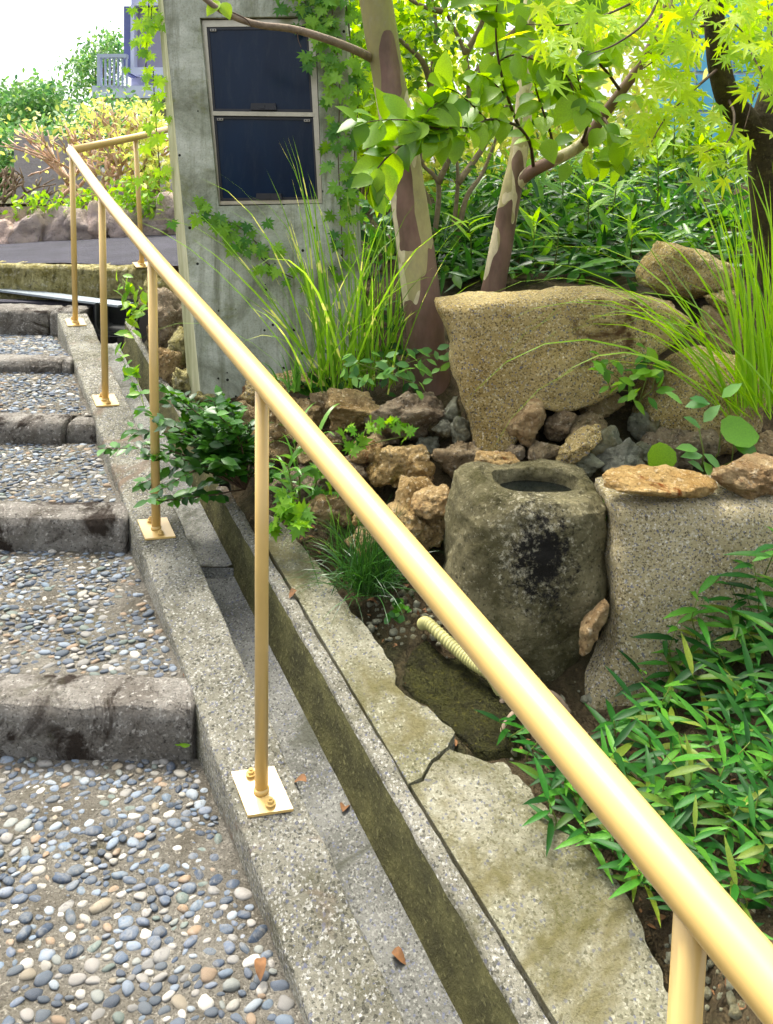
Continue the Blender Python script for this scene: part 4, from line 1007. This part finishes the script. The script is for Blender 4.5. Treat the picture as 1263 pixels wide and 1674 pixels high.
# tree 3: maple
t3 = empty('maple_tree', W(1262,420,3.2), 'dark forked maple trunk at the right edge with pointed star shaped leaves', 'tree')
mb = MB(); wtube(mb, [W(1276,560,3.2), W(1268,440,3.2), W(1256,330,3.2), W(1248,240,3.2), W(1238,190,3.2)], .078, .056, 24, 8, .08)
wtube(mb, [W(1246,225,3.2), W(1214,192,3.18), W(1190,160,3.16), W(1176,110,3.15), W(1168,40,3.15), W(1160,-60,3.15)], .052, .034, 20, 8, .06)
wtube(mb, [W(1244,215,3.2), W(1262,150,3.22), W(1290,60,3.25), W(1310,-60,3.3)], .05, .035, 18, 8, .06); mb.done('trunk', M['maple_bark'], t3)
mb = MB(); mtw = []
for p in [[(1168,40,3.15),(1120,50,2.9),(1080,90,2.7),(1040,120,2.55)],[(1176,110,3.15),(1130,150,2.9),(1090,190,2.7),(1060,240,2.6)],[(1160,-60,3.15),(1080,-20,2.8),(1000,20,2.5),(930,40,2.3),(860,40,2.2)],
          [(1190,160,3.16),(1200,190,2.9),(1190,230,2.7),(1150,250,2.6)],[(1262,150,3.22),(1240,100,2.9),(1220,60,2.7),(1190,30,2.5)],[(1168,40,3.15),(1210,60,2.9),(1240,110,2.6),(1263,160,2.5)],[(1080,-20,2.8),(1060,30,2.5),(1010,70,2.4),(960,90,2.3)],[(1290,60,3.25),(1263,90,2.9),(1235,150,2.7),(1215,215,2.6)],[(1160,-60,3.15),(1150,0,2.8),(1130,40,2.6),(1140,90,2.5)]]:
    mtw.append(wtube(mb, [W(*a) for a in p], .006, .0012, 6, 7))
mb.done('twigs', M['twig'], t3)
cnt = 0
for P in mtw:
    for i in range(4, len(P)):
        for _ in range(2):
            if cnt > 205: break
            p = P[i]+np.array([random.gauss(0,.05), random.gauss(0,.06), random.gauss(-.01,.05)])
            d = np.array([random.gauss(-.1,.7), random.gauss(-.3,.3), random.gauss(-.55,.35)]); n = np.array([random.gauss(0,.4), -.8, .55+random.gauss(0,.3)])
            if cleared(p): continue
            leaf_part('maple', 'maple', p, d, n, random.uniform(.045,.078), t3); cnt += 1
spray_region('maple','maple', t3, 960,-30,1280,100, 2.4,3.0, 85,.045,.08)
# overhead maple foliage beyond the frame edge
n = 900; P = np.array([W(random.uniform(700,1500), random.uniform(-330,-20), random.uniform(2.6,4.2)) for _ in range(n)])
cloud('upper_crown', 'maple', P, rv(n)+(0,-.2,-.5), rv(n,.5)+(0,0,1), rng.uniform(.05,.08,n), L['maple'], t3, kind='stuff')
# slender multi stem shrub behind
t4 = empty('multi_stem_shrub', W(730,440,3.9), 'slim pale multi stemmed shrub with small leaves between the two mottled trunks', 'shrub')
mb = MB(); br4 = []
for p in [[(724,460,3.9),(738,400,3.9),(748,300,3.9),(745,250,3.92)],[(700,440,3.9),(712,370,3.9),(716,300,3.9),(690,268,3.9),(688,240,3.9)],[(716,300,3.9),(735,240,3.9),(706,150,3.95),(712,40,4),(700,-30,4)],[(745,250,3.92),(765,180,3.95),(760,90,4),(730,20,4),(725,-40,4)],
          [(760,90,4),(790,30,4),(800,-40,4)],[(706,150,3.95),(690,100,3.9),(650,60,3.9),(640,20,3.9)],[(765,140,3.95),(800,90,4),(850,40,4),(900,-20,4.1)],[(690,268,3.9),(660,230,3.9),(640,190,3.9)],[(730,20,4),(690,10,4),(640,-20,4)],[(748,300,3.9),(790,240,4),(830,170,4.1),(900,110,4.2)],
          [(740,440,3.9),(760,330,3.9),(790,280,4.0),(820,200,4.1)],[(706,430,3.95),(700,330,4.0),(675,280,4.0),(650,150,4.0)]]:
    br4.append(wtube(mb, [W(*a) for a in p], .017, .006, 10, 6, .1))
mb.done('stems', M['branch_grey'], t4)
def clump_cloud(name, tk, mat, parent, ell, ncl, nper, s0, s1, spread, **k):
    P = []
    for _ in range(ncl):
        e = random.choice(ell); a = random.uniform(0,2*math.pi); r = math.sqrt(random.random())
        c = W(e[0]+math.cos(a)*r*e[2], e[1]+math.sin(a)*r*e[3], random.uniform(e[4], e[5])); m = nper
        P.append(c+rv(m, 1)*np.array([spread, spread, spread*.6]))
    P = np.concatenate(P); n = len(P)
    return cloud(name, tk, P, rv(n)+(0,-.1,-.3), rv(n,.55)+(0,-.3,.9), rng.uniform(s0,s1,n), mat, parent, **k)
clump_cloud('crown', 'small', L['shrub'], t4, [(740,110,150,150,3.8,4.6),(660,40,90,90,3.7,4.4),(850,90,90,120,4.0,4.7),(740,-80,250,100,3.8,4.8)], 230, 12, .035,.07,.09, kind='stuff')
# bright background shrubs
def bush(name, label, cat, ell, ncl, nper, s0, s1, spread, lk, base, tk='small', stems=6, smat='branch_grey', group=None):
    b = empty(name, base, label, cat, group); mb = MB()
    for _ in range(stems):
        e = random.choice(ell); a, r = random.uniform(0,6.28), random.random()*.6; tpt = W(e[0]+math.cos(a)*r*e[2], e[1]+math.sin(a)*r*e[3], (e[4]+e[5])/2)
        mid = base*.5+tpt*.5+rv(1,.06)[0]; wtube(mb, [base+rv(1,.05)[0]*(1,1,0), mid, tpt], .02*base[1]/6, .006, 6, 5)
    mb.done('stems', M[smat], b)
    clump_cloud('foliage', tk, L[lk], b, ell, ncl, nper, s0, s1, spread, kind='stuff'); return b
bush('bright_shrub', 'pale yellow green shrub glowing between pillar and thick trunk', 'shrub', [(590,200,60,130,5.2,6),(610,60,70,80,5.2,6),(600,-40,70,70,5.2,6)], 110, 14, .06,.13,.14, 'maple', W(600,400,5.6), 'ivy')
bush('background_shrub', 'lime shrub behind the slim multi stemmed shrub', 'shrub', [(760,200,130,120,6.2,7.2),(700,60,120,90,6.2,7.2),(700,290,110,40,6,6.6)], 150, 14, .07,.14,.18, 'bright', W(740,330,6.6))
bush('background_shrub', 'tall yellow green bush beyond the broad leaved tree', 'shrub', [(980,130,120,110,6.5,7.5),(930,10,160,80,6.5,7.5),(900,230,120,50,6.2,7)], 150, 14, .07,.14,.18, 'bright', W(960,320,6.8))
bush('background_shrub', 'green bush below the cyan building at right', 'shrub', [(1130,250,120,50,5.2,6.2),(1040,260,100,40,5.2,6.2)], 90, 14, .06,.12,.14, 'shrub', W(1120,330,5.6))
bush('background_tree', 'tall leafy tree top at the upper right corner', 'tree', [(1263,-20,100,50,5.5,7),(1100,-10,120,60,5.5,7)], 110, 14, .06,.12,.16, 'maple', W(1300,330,6.2))
# ================================================================== BANK of bamboo grass
n = 4200; P = []; 
for _ in range(n):
    px = random.uniform(715,1320); py = random.triangular(262,462,380)
    d = np.interp(py, [262,330,462], [5.2,4.4,3.35])+random.uniform(-.15,.3); q = W(px, py, d); P.append(q)
P = np.array(P); D = rv(n)*(1,.6,.5)+(0,-.35,.15); N = rv(n,.4)+(0,-.4,.9)
V1, F1 = leafcloud('lance', P, D, N, rng.uniform(.09,.2,n))
n = 1500; P = []
for _ in range(n):
    px = random.uniform(720,1320); py = random.uniform(262,450); d = np.interp(py, [262,330,462], [5.2,4.4,3.35])+random.uniform(-.1,.3); P.append(W(px, py, d))
V2, F2 = leafcloud('small', np.array(P), rv(n)+(0,-.3,-.2), rv(n,.4)+(0,-.5,.9), rng.uniform(.04,.085,n))
n = 420; P = np.array([W(random.uniform(585,735), random.uniform(330,470), random.uniform(3.9,4.4)) for _ in range(n)])
V3, F3 = leafcloud('small', P, rv(n)+(0,-.3,-.2), rv(n,.4)+(0,-.5,.9), rng.uniform(.05,.10,n)); V1 = np.concatenate([V1, V3]) if False else V1
build('undergrowth', V3, F3, L['bank'], kind='stuff', label='shaded leafy undergrowth between pillar and thick trunk')
build('bank_bamboo_grass', np.concatenate([V1,V2]), np.concatenate([F1, F2+len(V1)]), L['bank'], kind='stuff', label='dense dark green bamboo grass bank behind the boulders', cat='bamboo grass')
# taller lit shoots on the bank: individuals
for (x, y, d, h) in [(1075,330,3.6,90),(1030,420,3.35,60),(905,440,3.3,70),(960,380,3.6,70),(1140,300,3.7,80),(870,420,3.4,60),(1180,330,3.6,90),(1000,350,3.6,60),(1100,260,3.9,90),(1160,250,3.9,90),(820,330,4.0,60),(770,420,3.5,60),(920,320,4.0,60)]:
    b = W(x, y, d); sh = empty('bamboo_shoot', b, 'lime green bamboo shoot standing out of the dark bank', 'bamboo', 'bamboo shoots on the bank'); H = h*mpp(d); mb = MB(); top = b+np.array([random.gauss(0,.02),-.03,H]); mb.tube([b, b*.5+top*.5+(0.005,0,0), top], [.003,.0025,.0015], 6); mb.done('stem', M['stem'], sh)
    for k in range(8):
        a = random.uniform(0,6.28); t = .45+.55*k/7; leaf_part('lance', 'reed', b+(top-b)*t, (math.cos(a), math.sin(a)*.6-.2, random.uniform(.1,1)), (0,-.3,1), random.uniform(.11,.17), sh)
# ================================================================== GRASSES
def grass(name, label, cat, base_px, d, n, len0, len1, wid, lean, mk, spread=.05, bend=(.5,1.6), up=1.0, seg=8, part=True, side=0.0, group=None, base=None):
    b = W(*base_px, d) if base is None else base; g = empty(name, b, label, cat, group)
    V0, F0 = [], []
    for i in range(n):
        a = random.uniform(0, 2*math.pi); l = random.uniform(len0, len1); r = abs(random.gauss(0, lean))
        dd = np.array([math.cos(a)*r+side, math.sin(a)*r*.8, up]); p = b+np.array([random.gauss(0,spread), random.gauss(0,spread*.6), 0])
        V, Fc = blade(p, dd, l, wid*random.uniform(.6,1.15), random.uniform(*bend), seg)
        if part and i < 110: build('blade', V, Fc, L[mk], g)
        else: F0 += [tuple(q+len(V0) for q in f) for f in Fc]; V0 += [tuple(v) for v in V]
    if V0: build('fine_blades', V0, F0, L[mk], g, kind='stuff')
    return g
grass('zebra_grass', 'tall zebra grass clump with yellow banded blades in front of the pillar', 'ornamental grass', (540,640), 2.85, 62, .4,1.0, .0105, .42, 'zebra', .06, (.5,2.6), side=-.12)
grass('zebra_grass', 'shorter banded grass clump against the thick mottled trunk', 'ornamental grass', (610,632), 2.9, 60, .3,.8, .009, .3, 'zebra', .05, (.4,2.0), side=.0)
grass('reed_grass', 'bright arching long grass clump spilling left over the rounded boulder', 'ornamental grass', (1225,680), 2.35, 34, .5,1.05, .0095, .35, 'reed', .05, (1.6,3.0), side=-.62)
grass('reed_grass', 'dense upright yellow green grass clump at the right edge', 'ornamental grass', (1262,665), 2.4, 85, .35,.85, .010, .30, 'reed', .055, (.3,1.8), side=-.10)
grass('mondo_grass', 'dark tufted mondo grass on the concrete edge below the stones', 'grass tuft', (598,960), 2.05, 380, .12,.28, .0033, .9, 'tuft', .035, (1.4,2.8), up=.9, seg=6, base=G(600,965,.0))
grass('sedge_tuft', 'fine pale grass wisps above the mondo grass', 'grass tuft', (575,900), 2.3, 60, .12,.24, .003, .9, 'lily', .04, (1.2,2.6), seg=6, base=G(575,905,.0))
grass('spider_grass', 'small arching grass growing behind the rail by the zebra grass', 'grass tuft', (478,640), 2.8, 26, .08,.2, .008, .8, 'lily', .02, (1.2,2.6), seg=6)
# ================================================================== SASA at lower right
def sasa(b, h, nl, s, label='low bamboo grass plant with lance shaped green leaves', group='dwarf bamboo plants on the lower right bank'):
    g = empty('dwarf_bamboo', b, label, 'dwarf bamboo', group); top = b+np.array([random.gauss(-.02,.03), random.gauss(-.02,.02), h]); mb = MB(); mid = b*.5+top*.5+np.array([random.gauss(0,.01),0,0])
    mb.tube([b, mid, top], [.0016,.0014,.001], 5); mb.done('stem', M['stem'], g)
    for k in range(nl):
        t = .35+.65*(k/(nl-1)); a = k*2.4+random.uniform(-.5,.5); p = b*(1-t)+top*t
        el = random.uniform(-.15,.35)+(.5 if k >= nl-2 else 0)
        leaf_part('lance', 'sasa', p, (math.cos(a), math.sin(a)*.75-.15, el), (random.gauss(0,.2), -.35, 1), s*random.uniform(.7,1.15), g)
spots = []
for _ in range(4000):
    x = random.uniform(830,1290); y = random.uniform(950,1500)
    if y < 1352-(x-830)*.85+ (0 if x < 1100 else 0): continue       # upper boundary
    if y > 1310+(x-860)*.75: continue
    if 1040 < x < 1130 and 1290 < y < 1420 and random.random() < .6: continue
    if all((x-a)**2+(y-b)**2 > 31**2 for a, b in spots): spots.append((x,y))
    if len(spots) >= 84: break
def zone(x, y):
    if x > 1180 and y < 1200: return 'upright dwarf bamboo plant at the right edge below the grey slab', 'dwarf bamboo at the right edge below the slab'
    if x > 1150: return 'dwarf bamboo plant at the right edge above the near handrail', 'dwarf bamboo at the lower right edge'
    if y < 1180: return 'dwarf bamboo plant at the foot of the grey slab', 'dwarf bamboo along the foot of the grey slab'
    if x < 960: return 'dwarf bamboo plant growing beside the exposed roots and handrail', 'dwarf bamboo beside the exposed roots'
    return 'dwarf bamboo plant in the middle of the lower right bank', 'dwarf bamboo in the middle of the bank'
for (x, y) in spots:
    lb, gp = zone(x, y); q = on_soil(x, min(y+30, 1640), off=0); sasa(q, random.uniform(.06,.14), random.choice([7,8,9,10]), .085*np.clip(q[1]/1.5,.7,1.2), lb, gp)
for (x,y) in [(1240,960),(1210,1000),(1250,900),(1100,1060),(1140,1010)]:
    q = W(x, y+40, 1.85); sasa(q, .12, 9, .10, 'dwarf bamboo plant hanging over the grey slab at right', 'dwarf bamboo against the grey slab')
for (x, y) in [(850,1215),(832,1232),(862,1262),(900,1300),(1225,1560),(1240,1625),(1255,1500)]:
    q = on_soil(x, y); lb, gp = zone(x, y); sasa(q, .07, 6, .07, lb, gp)
# roots
for (pts, lb) in (([(802,1178,-.02),(828,1174,.012),(868,1168,.012),(905,1176,.0),(930,1190,-.03)], 'upper exposed grey root crossing the moss under the handrail'), ([(808,1230,-.02),(832,1208,.012),(862,1192,.012),(892,1190,.0),(915,1200,-.03)], 'lower exposed grey root bending up from the moss under the handrail')):
    mb = MB(); Q = []
    for (x, y, o) in pts:
        q = on_soil(x, y); q[2] = max(q[2], Rz(q[1])-.03)+o; Q.append(q)
    wtube(mb, Q, .006, .008, 8, 6, .25); mb.done('exposed_root', M['branch_grey'], label=lb, cat='root')
# ================================================================== SHRUBS between gutter and stones
def spray_bush(name, label, cat, base, tips, lk, tk, s0, s1, gap=.022, smat='twig', nmax=290, jit=.5):
    g = empty(name, base, label, cat); mb = MB(); c = 0; paths = []
    for t in tips:
        m = base*.5+t*.5+np.array([0,0,.05])+rv(1,.015)[0]; paths.append(wtube(mb, [base, m, t], .003, .0012, 5, 10))
    mb.done('twigs', M[smat], g)
    LV = []
    for P in paths:
        for i in range(5, len(P)):
            for sgn in (-1, 1):
                t = P[i]-P[i-1]; t = t/(np.linalg.norm(t)+1e-9); s_ = np.cross(t, [0,0,1.]); d = t*.6+s_*sgn*.9+np.array([random.gauss(0,jit*.5), random.gauss(0,jit*.5), random.gauss(0,jit*.5)])
                p = P[i]+rv(1,.004)[0]; n = np.array([random.gauss(0,.3), -.3+random.gauss(0,.3), 1]); s = random.uniform(s0,s1)
                if c < nmax: leaf_part(tk, lk, p, d, n, s, g); c += 1
                else: LV.append((p,d,n,s))
    if LV: cloud('more_leaves', tk, np.array([a[0] for a in LV]), np.array([a[1] for a in LV]), np.array([a[2] for a in LV]), [a[3] for a in LV], L[lk], g, kind='stuff')
    return g
tips = [W(random.gauss(335,55), random.gauss(720,38), random.uniform(2.2,2.6)) for _ in range(34)]+[W(240,745,2.35),W(262,690,2.5),W(285,650,2.6),W(300,645,2.7),W(262,800,2.25),W(240,820,2.2),W(345,665,2.7)]
spray_bush('glossy_shrub', 'dark glossy leaved evergreen shrub spilling over the gutter', 'shrub', W(400,800,2.55), tips, 'dark', 'small', .035,.055)
tips = [W(540+random.gauss(0,25), 735+random.gauss(0,25), 2.4) for _ in range(4)]
lp = empty('lily_plant', W(490,870,2.4), 'lily like plant with long drooping narrow leaves right of the second post', 'plant')
for (bx_, tx, ty, d) in ((490,478,705,2.42),(505,520,700,2.42),(480,470,760,2.38)):
    b = W(bx_,860,d); tp = W(tx,ty,d); mb = MB(); mb.tube([b, b*.5+tp*.5+(.01,0,0), tp], [.003,.0025,.002], 6); mb.done('stem', M['stem'], lp)
    for k in range(13):
        t = .25+.75*k/12; a = k*2.4; p = b*(1-t)+tp*t; V, Fc = blade(p, (math.cos(a), math.sin(a)*.6-.2, .75), random.uniform(.09,.15), .014, random.uniform(1.4,2.4), 7, side=(-math.sin(a), math.cos(a), .1)); build('leaf', V, Fc, L['lily'], lp)
def patch(name, label, cat, pts, tk, lk, s0, s1, dirz=.1, stem=True, n_each=1, nrm=(0,-.5,.8), jit=10):
    b = W(*pts[0]); g = empty(name, b, label, cat); mb = MB(); P = [W(*p) for p in pts]
    if stem:
        for a, c in zip(P[:-1], P[1:]): mb.tube([a, a*.5+c*.5+(0,0,.004), c], .0014, 5)
        mb.done('runner', M['stem'], g)
    for p in pts:
        for _ in range(n_each):
            q = W(p[0]+random.uniform(-jit,jit), p[1]+random.uniform(-jit,jit), p[2]-random.uniform(0,.02)); leaf_part(tk, lk, q, (random.gauss(0,.8), -.3, random.gauss(dirz,.6)), np.array(nrm)+rv(1,.3)[0], random.uniform(s0,s1), g)
    return g
patch('stone_ivy', 'small ivy vine trailing over the stones under the thick trunk', 'ivy', [(570,705,2.55),(585,712,2.5),(590,725,2.5),(600,695,2.52),(615,700,2.52),(640,700,2.52),(650,690,2.52),(655,705,2.5),(630,690,2.5),(668,712,2.5),(575,735,2.48)], 'ivy', 'ivy', .025,.045, n_each=2)
patch('ground_ivy', 'broad lobed leaves low between shrub and mondo grass', 'ivy', [(480,850,2.3),(500,845,2.3),(492,858,2.25),(540,780,2.4),(548,800,2.35),(530,770,2.4),(470,830,2.3),(460,800,2.35),(450,860,2.3),(520,810,2.4)], 'ivy', 'ivy', .035,.06, n_each=3, stem=False)
patch('slab_creeper', 'fresh green compound leaves growing out from under the big slab', 'plant', [(1035,600,2.4),(1010,600,2.4),(990,590,2.4),(985,605,2.38),(1020,625,2.38),(1035,640,2.36),(1000,640,2.36),(980,600,2.36),(1050,575,2.4),(1060,610,2.38),(1045,655,2.36),(1065,640,2.36),(1075,600,2.4)], 'small', 'ivy', .035,.06, n_each=3)
patch('trunk_foot_plant', 'pale leaved seedling cluster at the foot of the thick mottled trunk', 'plant', [(590,600,2.75),(620,590,2.75),(640,600,2.72),(570,610,2.75),(600,620,2.72),(690,585,2.72),(710,580,2.72),(680,600,2.72),(660,610,2.72),(630,615,2.7),(575,590,2.75),(690,632,2.65),(725,595,2.7)], 'small', 'teal', .035,.06, n_each=4, jit=12)
patch('undergrowth', 'shadowed leafy undergrowth around the zebra grass stems', 'plant', [(640,560,2.95),(650,600,2.9),(610,570,2.95),(560,600,2.95),(520,650,2.85),(505,645,2.85),(530,640,2.85),(655,630,2.85),(640,520,3.0),(600,520,3.0),(560,640,2.9)], 'small', 'dark', .03,.06, n_each=9, jit=24, stem=False)
# glossy round leaves
rl = empty('leopard_plant', W(1130,780,2.3), 'leopard plant with large glossy round leaves before the rounded boulder', 'plant')
mb = MB()
for (x, y, d, s, dd, nn) in [(1178,705,2.25,.11,(1,-.1,0),(0,-.7,.8)),(1092,728,2.2,.085,(-.5,-.2,-.8),(0,-1,.2)),(1200,720,2.25,.07,(.6,-.3,-.3),(0,-.5,.8))]:
    p = W(x, y, d); mb.tube([p, p+np.array([.02,.05,-.08]), W(1150,775,2.35)], .002, 5); leaf_part('round', 'ivy', p, dd, nn, s, rl)
mb.done('leaf_stalks', M['stem'], rl)
mb = MB(); sp_ = empty('lance_seedling', W(1145,775,2.2), 'pale green seedling with pointed leaves in front of the round leaves', 'plant'); mb.tube([W(1145,780,2.2), W(1150,740,2.2), W(1140,690,2.2)], .002, 5); mb.done('stem', M['stem'], sp_)
for (x, y, dd) in [(1148,745,(-.8,-.2,.1)),(1140,735,(-.9,-.2,.2)),(1150,742,(.7,-.2,-.5)),(1150,755,(.5,-.3,-.8)),(1145,700,(-.6,-.2,.5)),(1150,690,(.4,-.2,.7)),(1120,665,(.9,-.2,.3)),(1160,660,(-.7,-.2,.3)),(1115,660,(-.6,-.2,.5)),(1180,650,(.5,-.2,.6)),(1150,770,(-.6,-.3,.5))]: leaf_part('small', 'teal', W(x,y,2.18), dd, (0,-.5,.9), .065, sp_)
patch('basin_creeper', 'little round leaved creeper in the gap between basin and grey slab', 'plant', [(988,830,2.05),(990,845,2.05),(985,885,2.03),(990,892,2.03)], 'ivy', 'ivy', .018,.03, n_each=3, jit=5)
patch('gutter_weed', 'yellow green weed sprouting at the head of the gutter', 'weed', [(200,465,3.9),(212,478,3.9),(205,490,3.88),(222,500,3.85),(215,512,3.85),(228,470,3.9),(208,520,3.85),(200,455,3.9),(232,512,3.8),(212,540,3.7),(202,552,3.6)], 'small', 'reed', .05,.085, n_each=3, jit=8)
patch('gutter_creeper', 'thin creeper with small leaves lying in the gutter', 'weed', [(198,585,3.35),(205,600,3.3),(212,615,3.2),(218,628,3.1),(228,645,3.05),(236,668,2.95),(222,610,3.2)], 'small', 'ivy', .035,.06, n_each=4, jit=5)
patch('soil_seedling', 'dark round leaved seedling on bare soil below the mondo grass', 'plant', [(645,985,2.05),(655,990,2.04),(648,1000,2.03),(640,1008,2.02),(655,1010,2.02),(660,998,2.02)], 'round', 'dark', .012,.022, n_each=4, jit=6)
# ================================================================== IVY on the pillar
def ivy(name, label, paths, s0, s1, per, dep_off=.02, lk='ivy'):
    b = W(paths[0][0][0], paths[0][0][1], PD-.02); g = empty(name, b, label, 'ivy'); mb = MB(); c = 0; V0 = []
    for p in paths:
        P = bezpath([W(a, b_, dd-dep_off) for a, b_, dd in p], 6); mb.tube(P, .0022, 5)
        for i in range(len(P)):
            for _ in range(per):
                q = P[i]+np.array([random.gauss(0,.035), -abs(random.gauss(0,.02)), random.gauss(0,.035)])
                if c < 260: leaf_part('ivy', lk, q, (random.gauss(0,.5), -.15, -1+random.gauss(0,.3)), (random.gauss(0,.3), -1, .45), random.uniform(s0,s1), g); c += 1
    mb.done('vine', M['twig'], g)
ivy('pillar_ivy', 'ivy climbing the right edge of the concrete pillar', [[(560,430,3.3),(556,330,3.28),(552,240,3.28),(555,150,3.28),(548,60,3.28),(535,-40,3.28)],[(575,330,3.3),(580,240,3.32),(585,150,3.35),(572,60,3.35),(560,-40,3.35)],[(555,150,3.28),(520,90,3.28),(505,20,3.28),(480,-30,3.28)],[(552,60,3.28),(515,10,3.28),(470,-25,3.28)]], .032,.058, 2)
ivy('ivy', 'sparse ivy hanging down the left corner of the pillar', [[(246,-40,3.36),(242,20,3.36),(240,60,3.36),(238,110,3.37)],[(250,110,3.37),(252,160,3.38),(256,220,3.39),(262,290,3.4)],[(248,0,3.36),(246,50,3.36)]], .03,.055, 1, lk='reed')
ivy('cross_ivy', 'creeper crossing the pillar below the display case', [[(312,348,3.28),(340,350,3.28),(372,362,3.28),(392,372,3.28),(420,398,3.28)],[(400,388,3.28),(425,420,3.28),(450,440,3.28),(480,455,3.28)]], .035,.06, 1)
GS = 1.0
# ================================================================== UPPER LEFT: bare twiggy hedge with yellow leaves, far trees
def twig_tree(mb, p, d, l, r, depth, ends):
    q = p+d*l; mid = p*.5+q*.5+rv(1,l*.06)[0]; mb.tube([p, mid, q], [r, r*.85, r*.7], 6)
    if depth == 0: ends.append(q); return
    for _ in range(2 if random.random() < .8 else 3):
        nd = d+np.array([random.gauss(0,.5), random.gauss(0,.3), random.gauss(.05,.25)]); nd /= np.linalg.norm(nd); twig_tree(mb, q, nd, l*random.uniform(.7,.95), r*.68, depth-1, ends)
hl = [('leafy pruned hedge with pinkish bare stems left of the top handrail', 150, 330, 6.7, 5), ('pruned hedge with pale stems and yellow leaves right of the top post', 215, 325, 6.6, 5), ('sparse twiggy hedge in front of the concrete block', 90, 335, 6.9, 4), ('bare grey twig hedge at the left edge', 0, 350, 6.6, 5)]
for k, (lb, x, y, d, dp) in enumerate(hl):
    b = W(x, y+10, d); g = empty('pruned_hedge', b, lb, 'hedge'); mb = MB(); ends = []
    if k == 2: b = W(x, y+10, d)
    for _ in range(7 if k != 2 else 3):
        dd = np.array([random.gauss(0,.75) if k != 2 else random.gauss(.5,.3), random.gauss(0,.2), 1]); dd /= np.linalg.norm(dd)
        twig_tree(mb, b+rv(1,.012 if k != 2 else .004)[0]*(1,.5,0), dd, .27 if k != 3 else .17, .024, 3 if k != 2 else 3, ends)
    mb.done('branches', M['pink_branch' if k != 3 else 'branch_grey'], g)
    if k != 3:
        E = np.array(ends); n = 230 if k != 2 else 14; P = E[rng.integers(0,len(E),n)]+rv(n,.09); P2 = np.array([W(x+random.gauss(8,34), random.uniform(y-160,y+8), d+random.uniform(-.3,.3)) for _ in range(n)]); P = np.concatenate([P,P2]); n = len(P)
        cloud('foliage', 'small', P, rv(n), rv(n,.5)+(0,-.4,.8), rng.uniform(.035,.075,n), L['bright'], g, kind='stuff')
bush('low_shrub', 'low green plants along the top of the stone wall', 'shrub', [(70,335,60,16,6.1,6.3),(160,325,60,16,6.1,6.3),(240,310,40,30,6.0,6.3),(240,335,40,12,6.0,6.2)], 60, 12, .04,.075,.06, 'reed', W(150,340,6.3))
bush('hedge_end', 'bright yellow leaved hedge against the pillar edge', 'shrub', [(250,240,20,70,6.2,6.8)], 34, 12, .05,.09,.09, 'bright', W(245,330,6.5))
def far_tree(label, ell, base, n, s, tk='small', lk='far'):
    g = empty('far_tree', base, label, 'tree', None); mb = MB(); e = ell[0]; top = W(e[0], e[1], (e[4]+e[5])/2); wtube(mb, [base, base*.4+top*.6, top], .22, .08, 10); 
    for _ in range(6): a = W(e[0]+random.uniform(-1,1)*e[2]*.7, e[1]+random.uniform(-.8,.3)*e[3], (e[4]+e[5])/2); wtube(mb, [base*.4+top*.6, a], .09, .03, 6)
    mb.done('trunk', M['branch_grey'], g)
    clump_cloud('crown', tk, L[lk], g, ell, n, 16, s*.7, s*1.3, s*1.6, kind='stuff')
far_tree('rounded green tree at the far left against the white sky', [(35,185,75,52,24,28),(70,170,40,30,24,28),(10,200,60,40,24,28)], W(40,330,26), 260, .2)
far_tree('taller sparse tree beside the balcony railing', [(165,110,42,50,26,29),(140,130,35,35,26,29),(180,80,24,26,26,29)], W(150,330,27), 120, .17)
far_tree('low bluish tree far left behind the twigs', [(20,260,50,50,20,22),(0,300,50,40,20,22)], W(10,335,21), 140, .18)
far_tree('distant green trees behind the hedge', [(120,230,70,50,20,23),(190,210,50,50,20,23)], W(140,335,21), 150, .17)
# small litter: dead leaves
for (x, y, s, lb) in [(560,1330,.022,'curled leaf lying on the gutter floor below the second base plate'),(430,1120,.016,'small leaf scrap near the kerb in the gutter'),(640,1560,.02,'torn brown leaf on the gutter floor at the bottom of the picture'),(350,900,.016,'leaf fragment at the gutter floor joint'),(600,985,.02,'curled brown dead leaf on the apron edge by the mondo grass'),(501,1281,.02,'dead leaf caught at the gutter edge beside the second base plate'),(485,968,.02,'small brown leaf on the gutter lip'),(304,1112,.018,'brown leaf scrap between first step and kerb'),(425,1570,.02,'yellow brown leaf on the near pebble landing')]:
    p = G(x, y, -.163 if 'gutter floor' in lb or 'in the gutter' in lb else .004 if x > 470 else -.03); V, Fc = T['broad']; V = V.copy(); V[:,2] += .35*np.abs(V[:,1])+.1*np.sin(V[:,0]*5); a = random.uniform(0,6); c_, s_ = math.cos(a), math.sin(a); R_ = np.array([[c_,-s_,0],[s_,c_,0],[0,0,1]])
    build('dead_leaf', (V*s*1.5)@R_.T+p+(0,0,.004), Fc, M['dead_leaf'], label=lb, cat='dead leaf')
p = G(305,1222,-.10); leaf_ = cloud('fallen_leaf', 'broad', np.array([p+(-.03,0,.012), p+(.01,-.01,.012)]), np.array([(1,.1,.2),(-1,.3,.3)]), np.array([(0,-.5,1),(0,-.5,1)]), [.035,.03], L['ivy'], label='green leaf lying at the foot of the lowest step', cat='leaf')
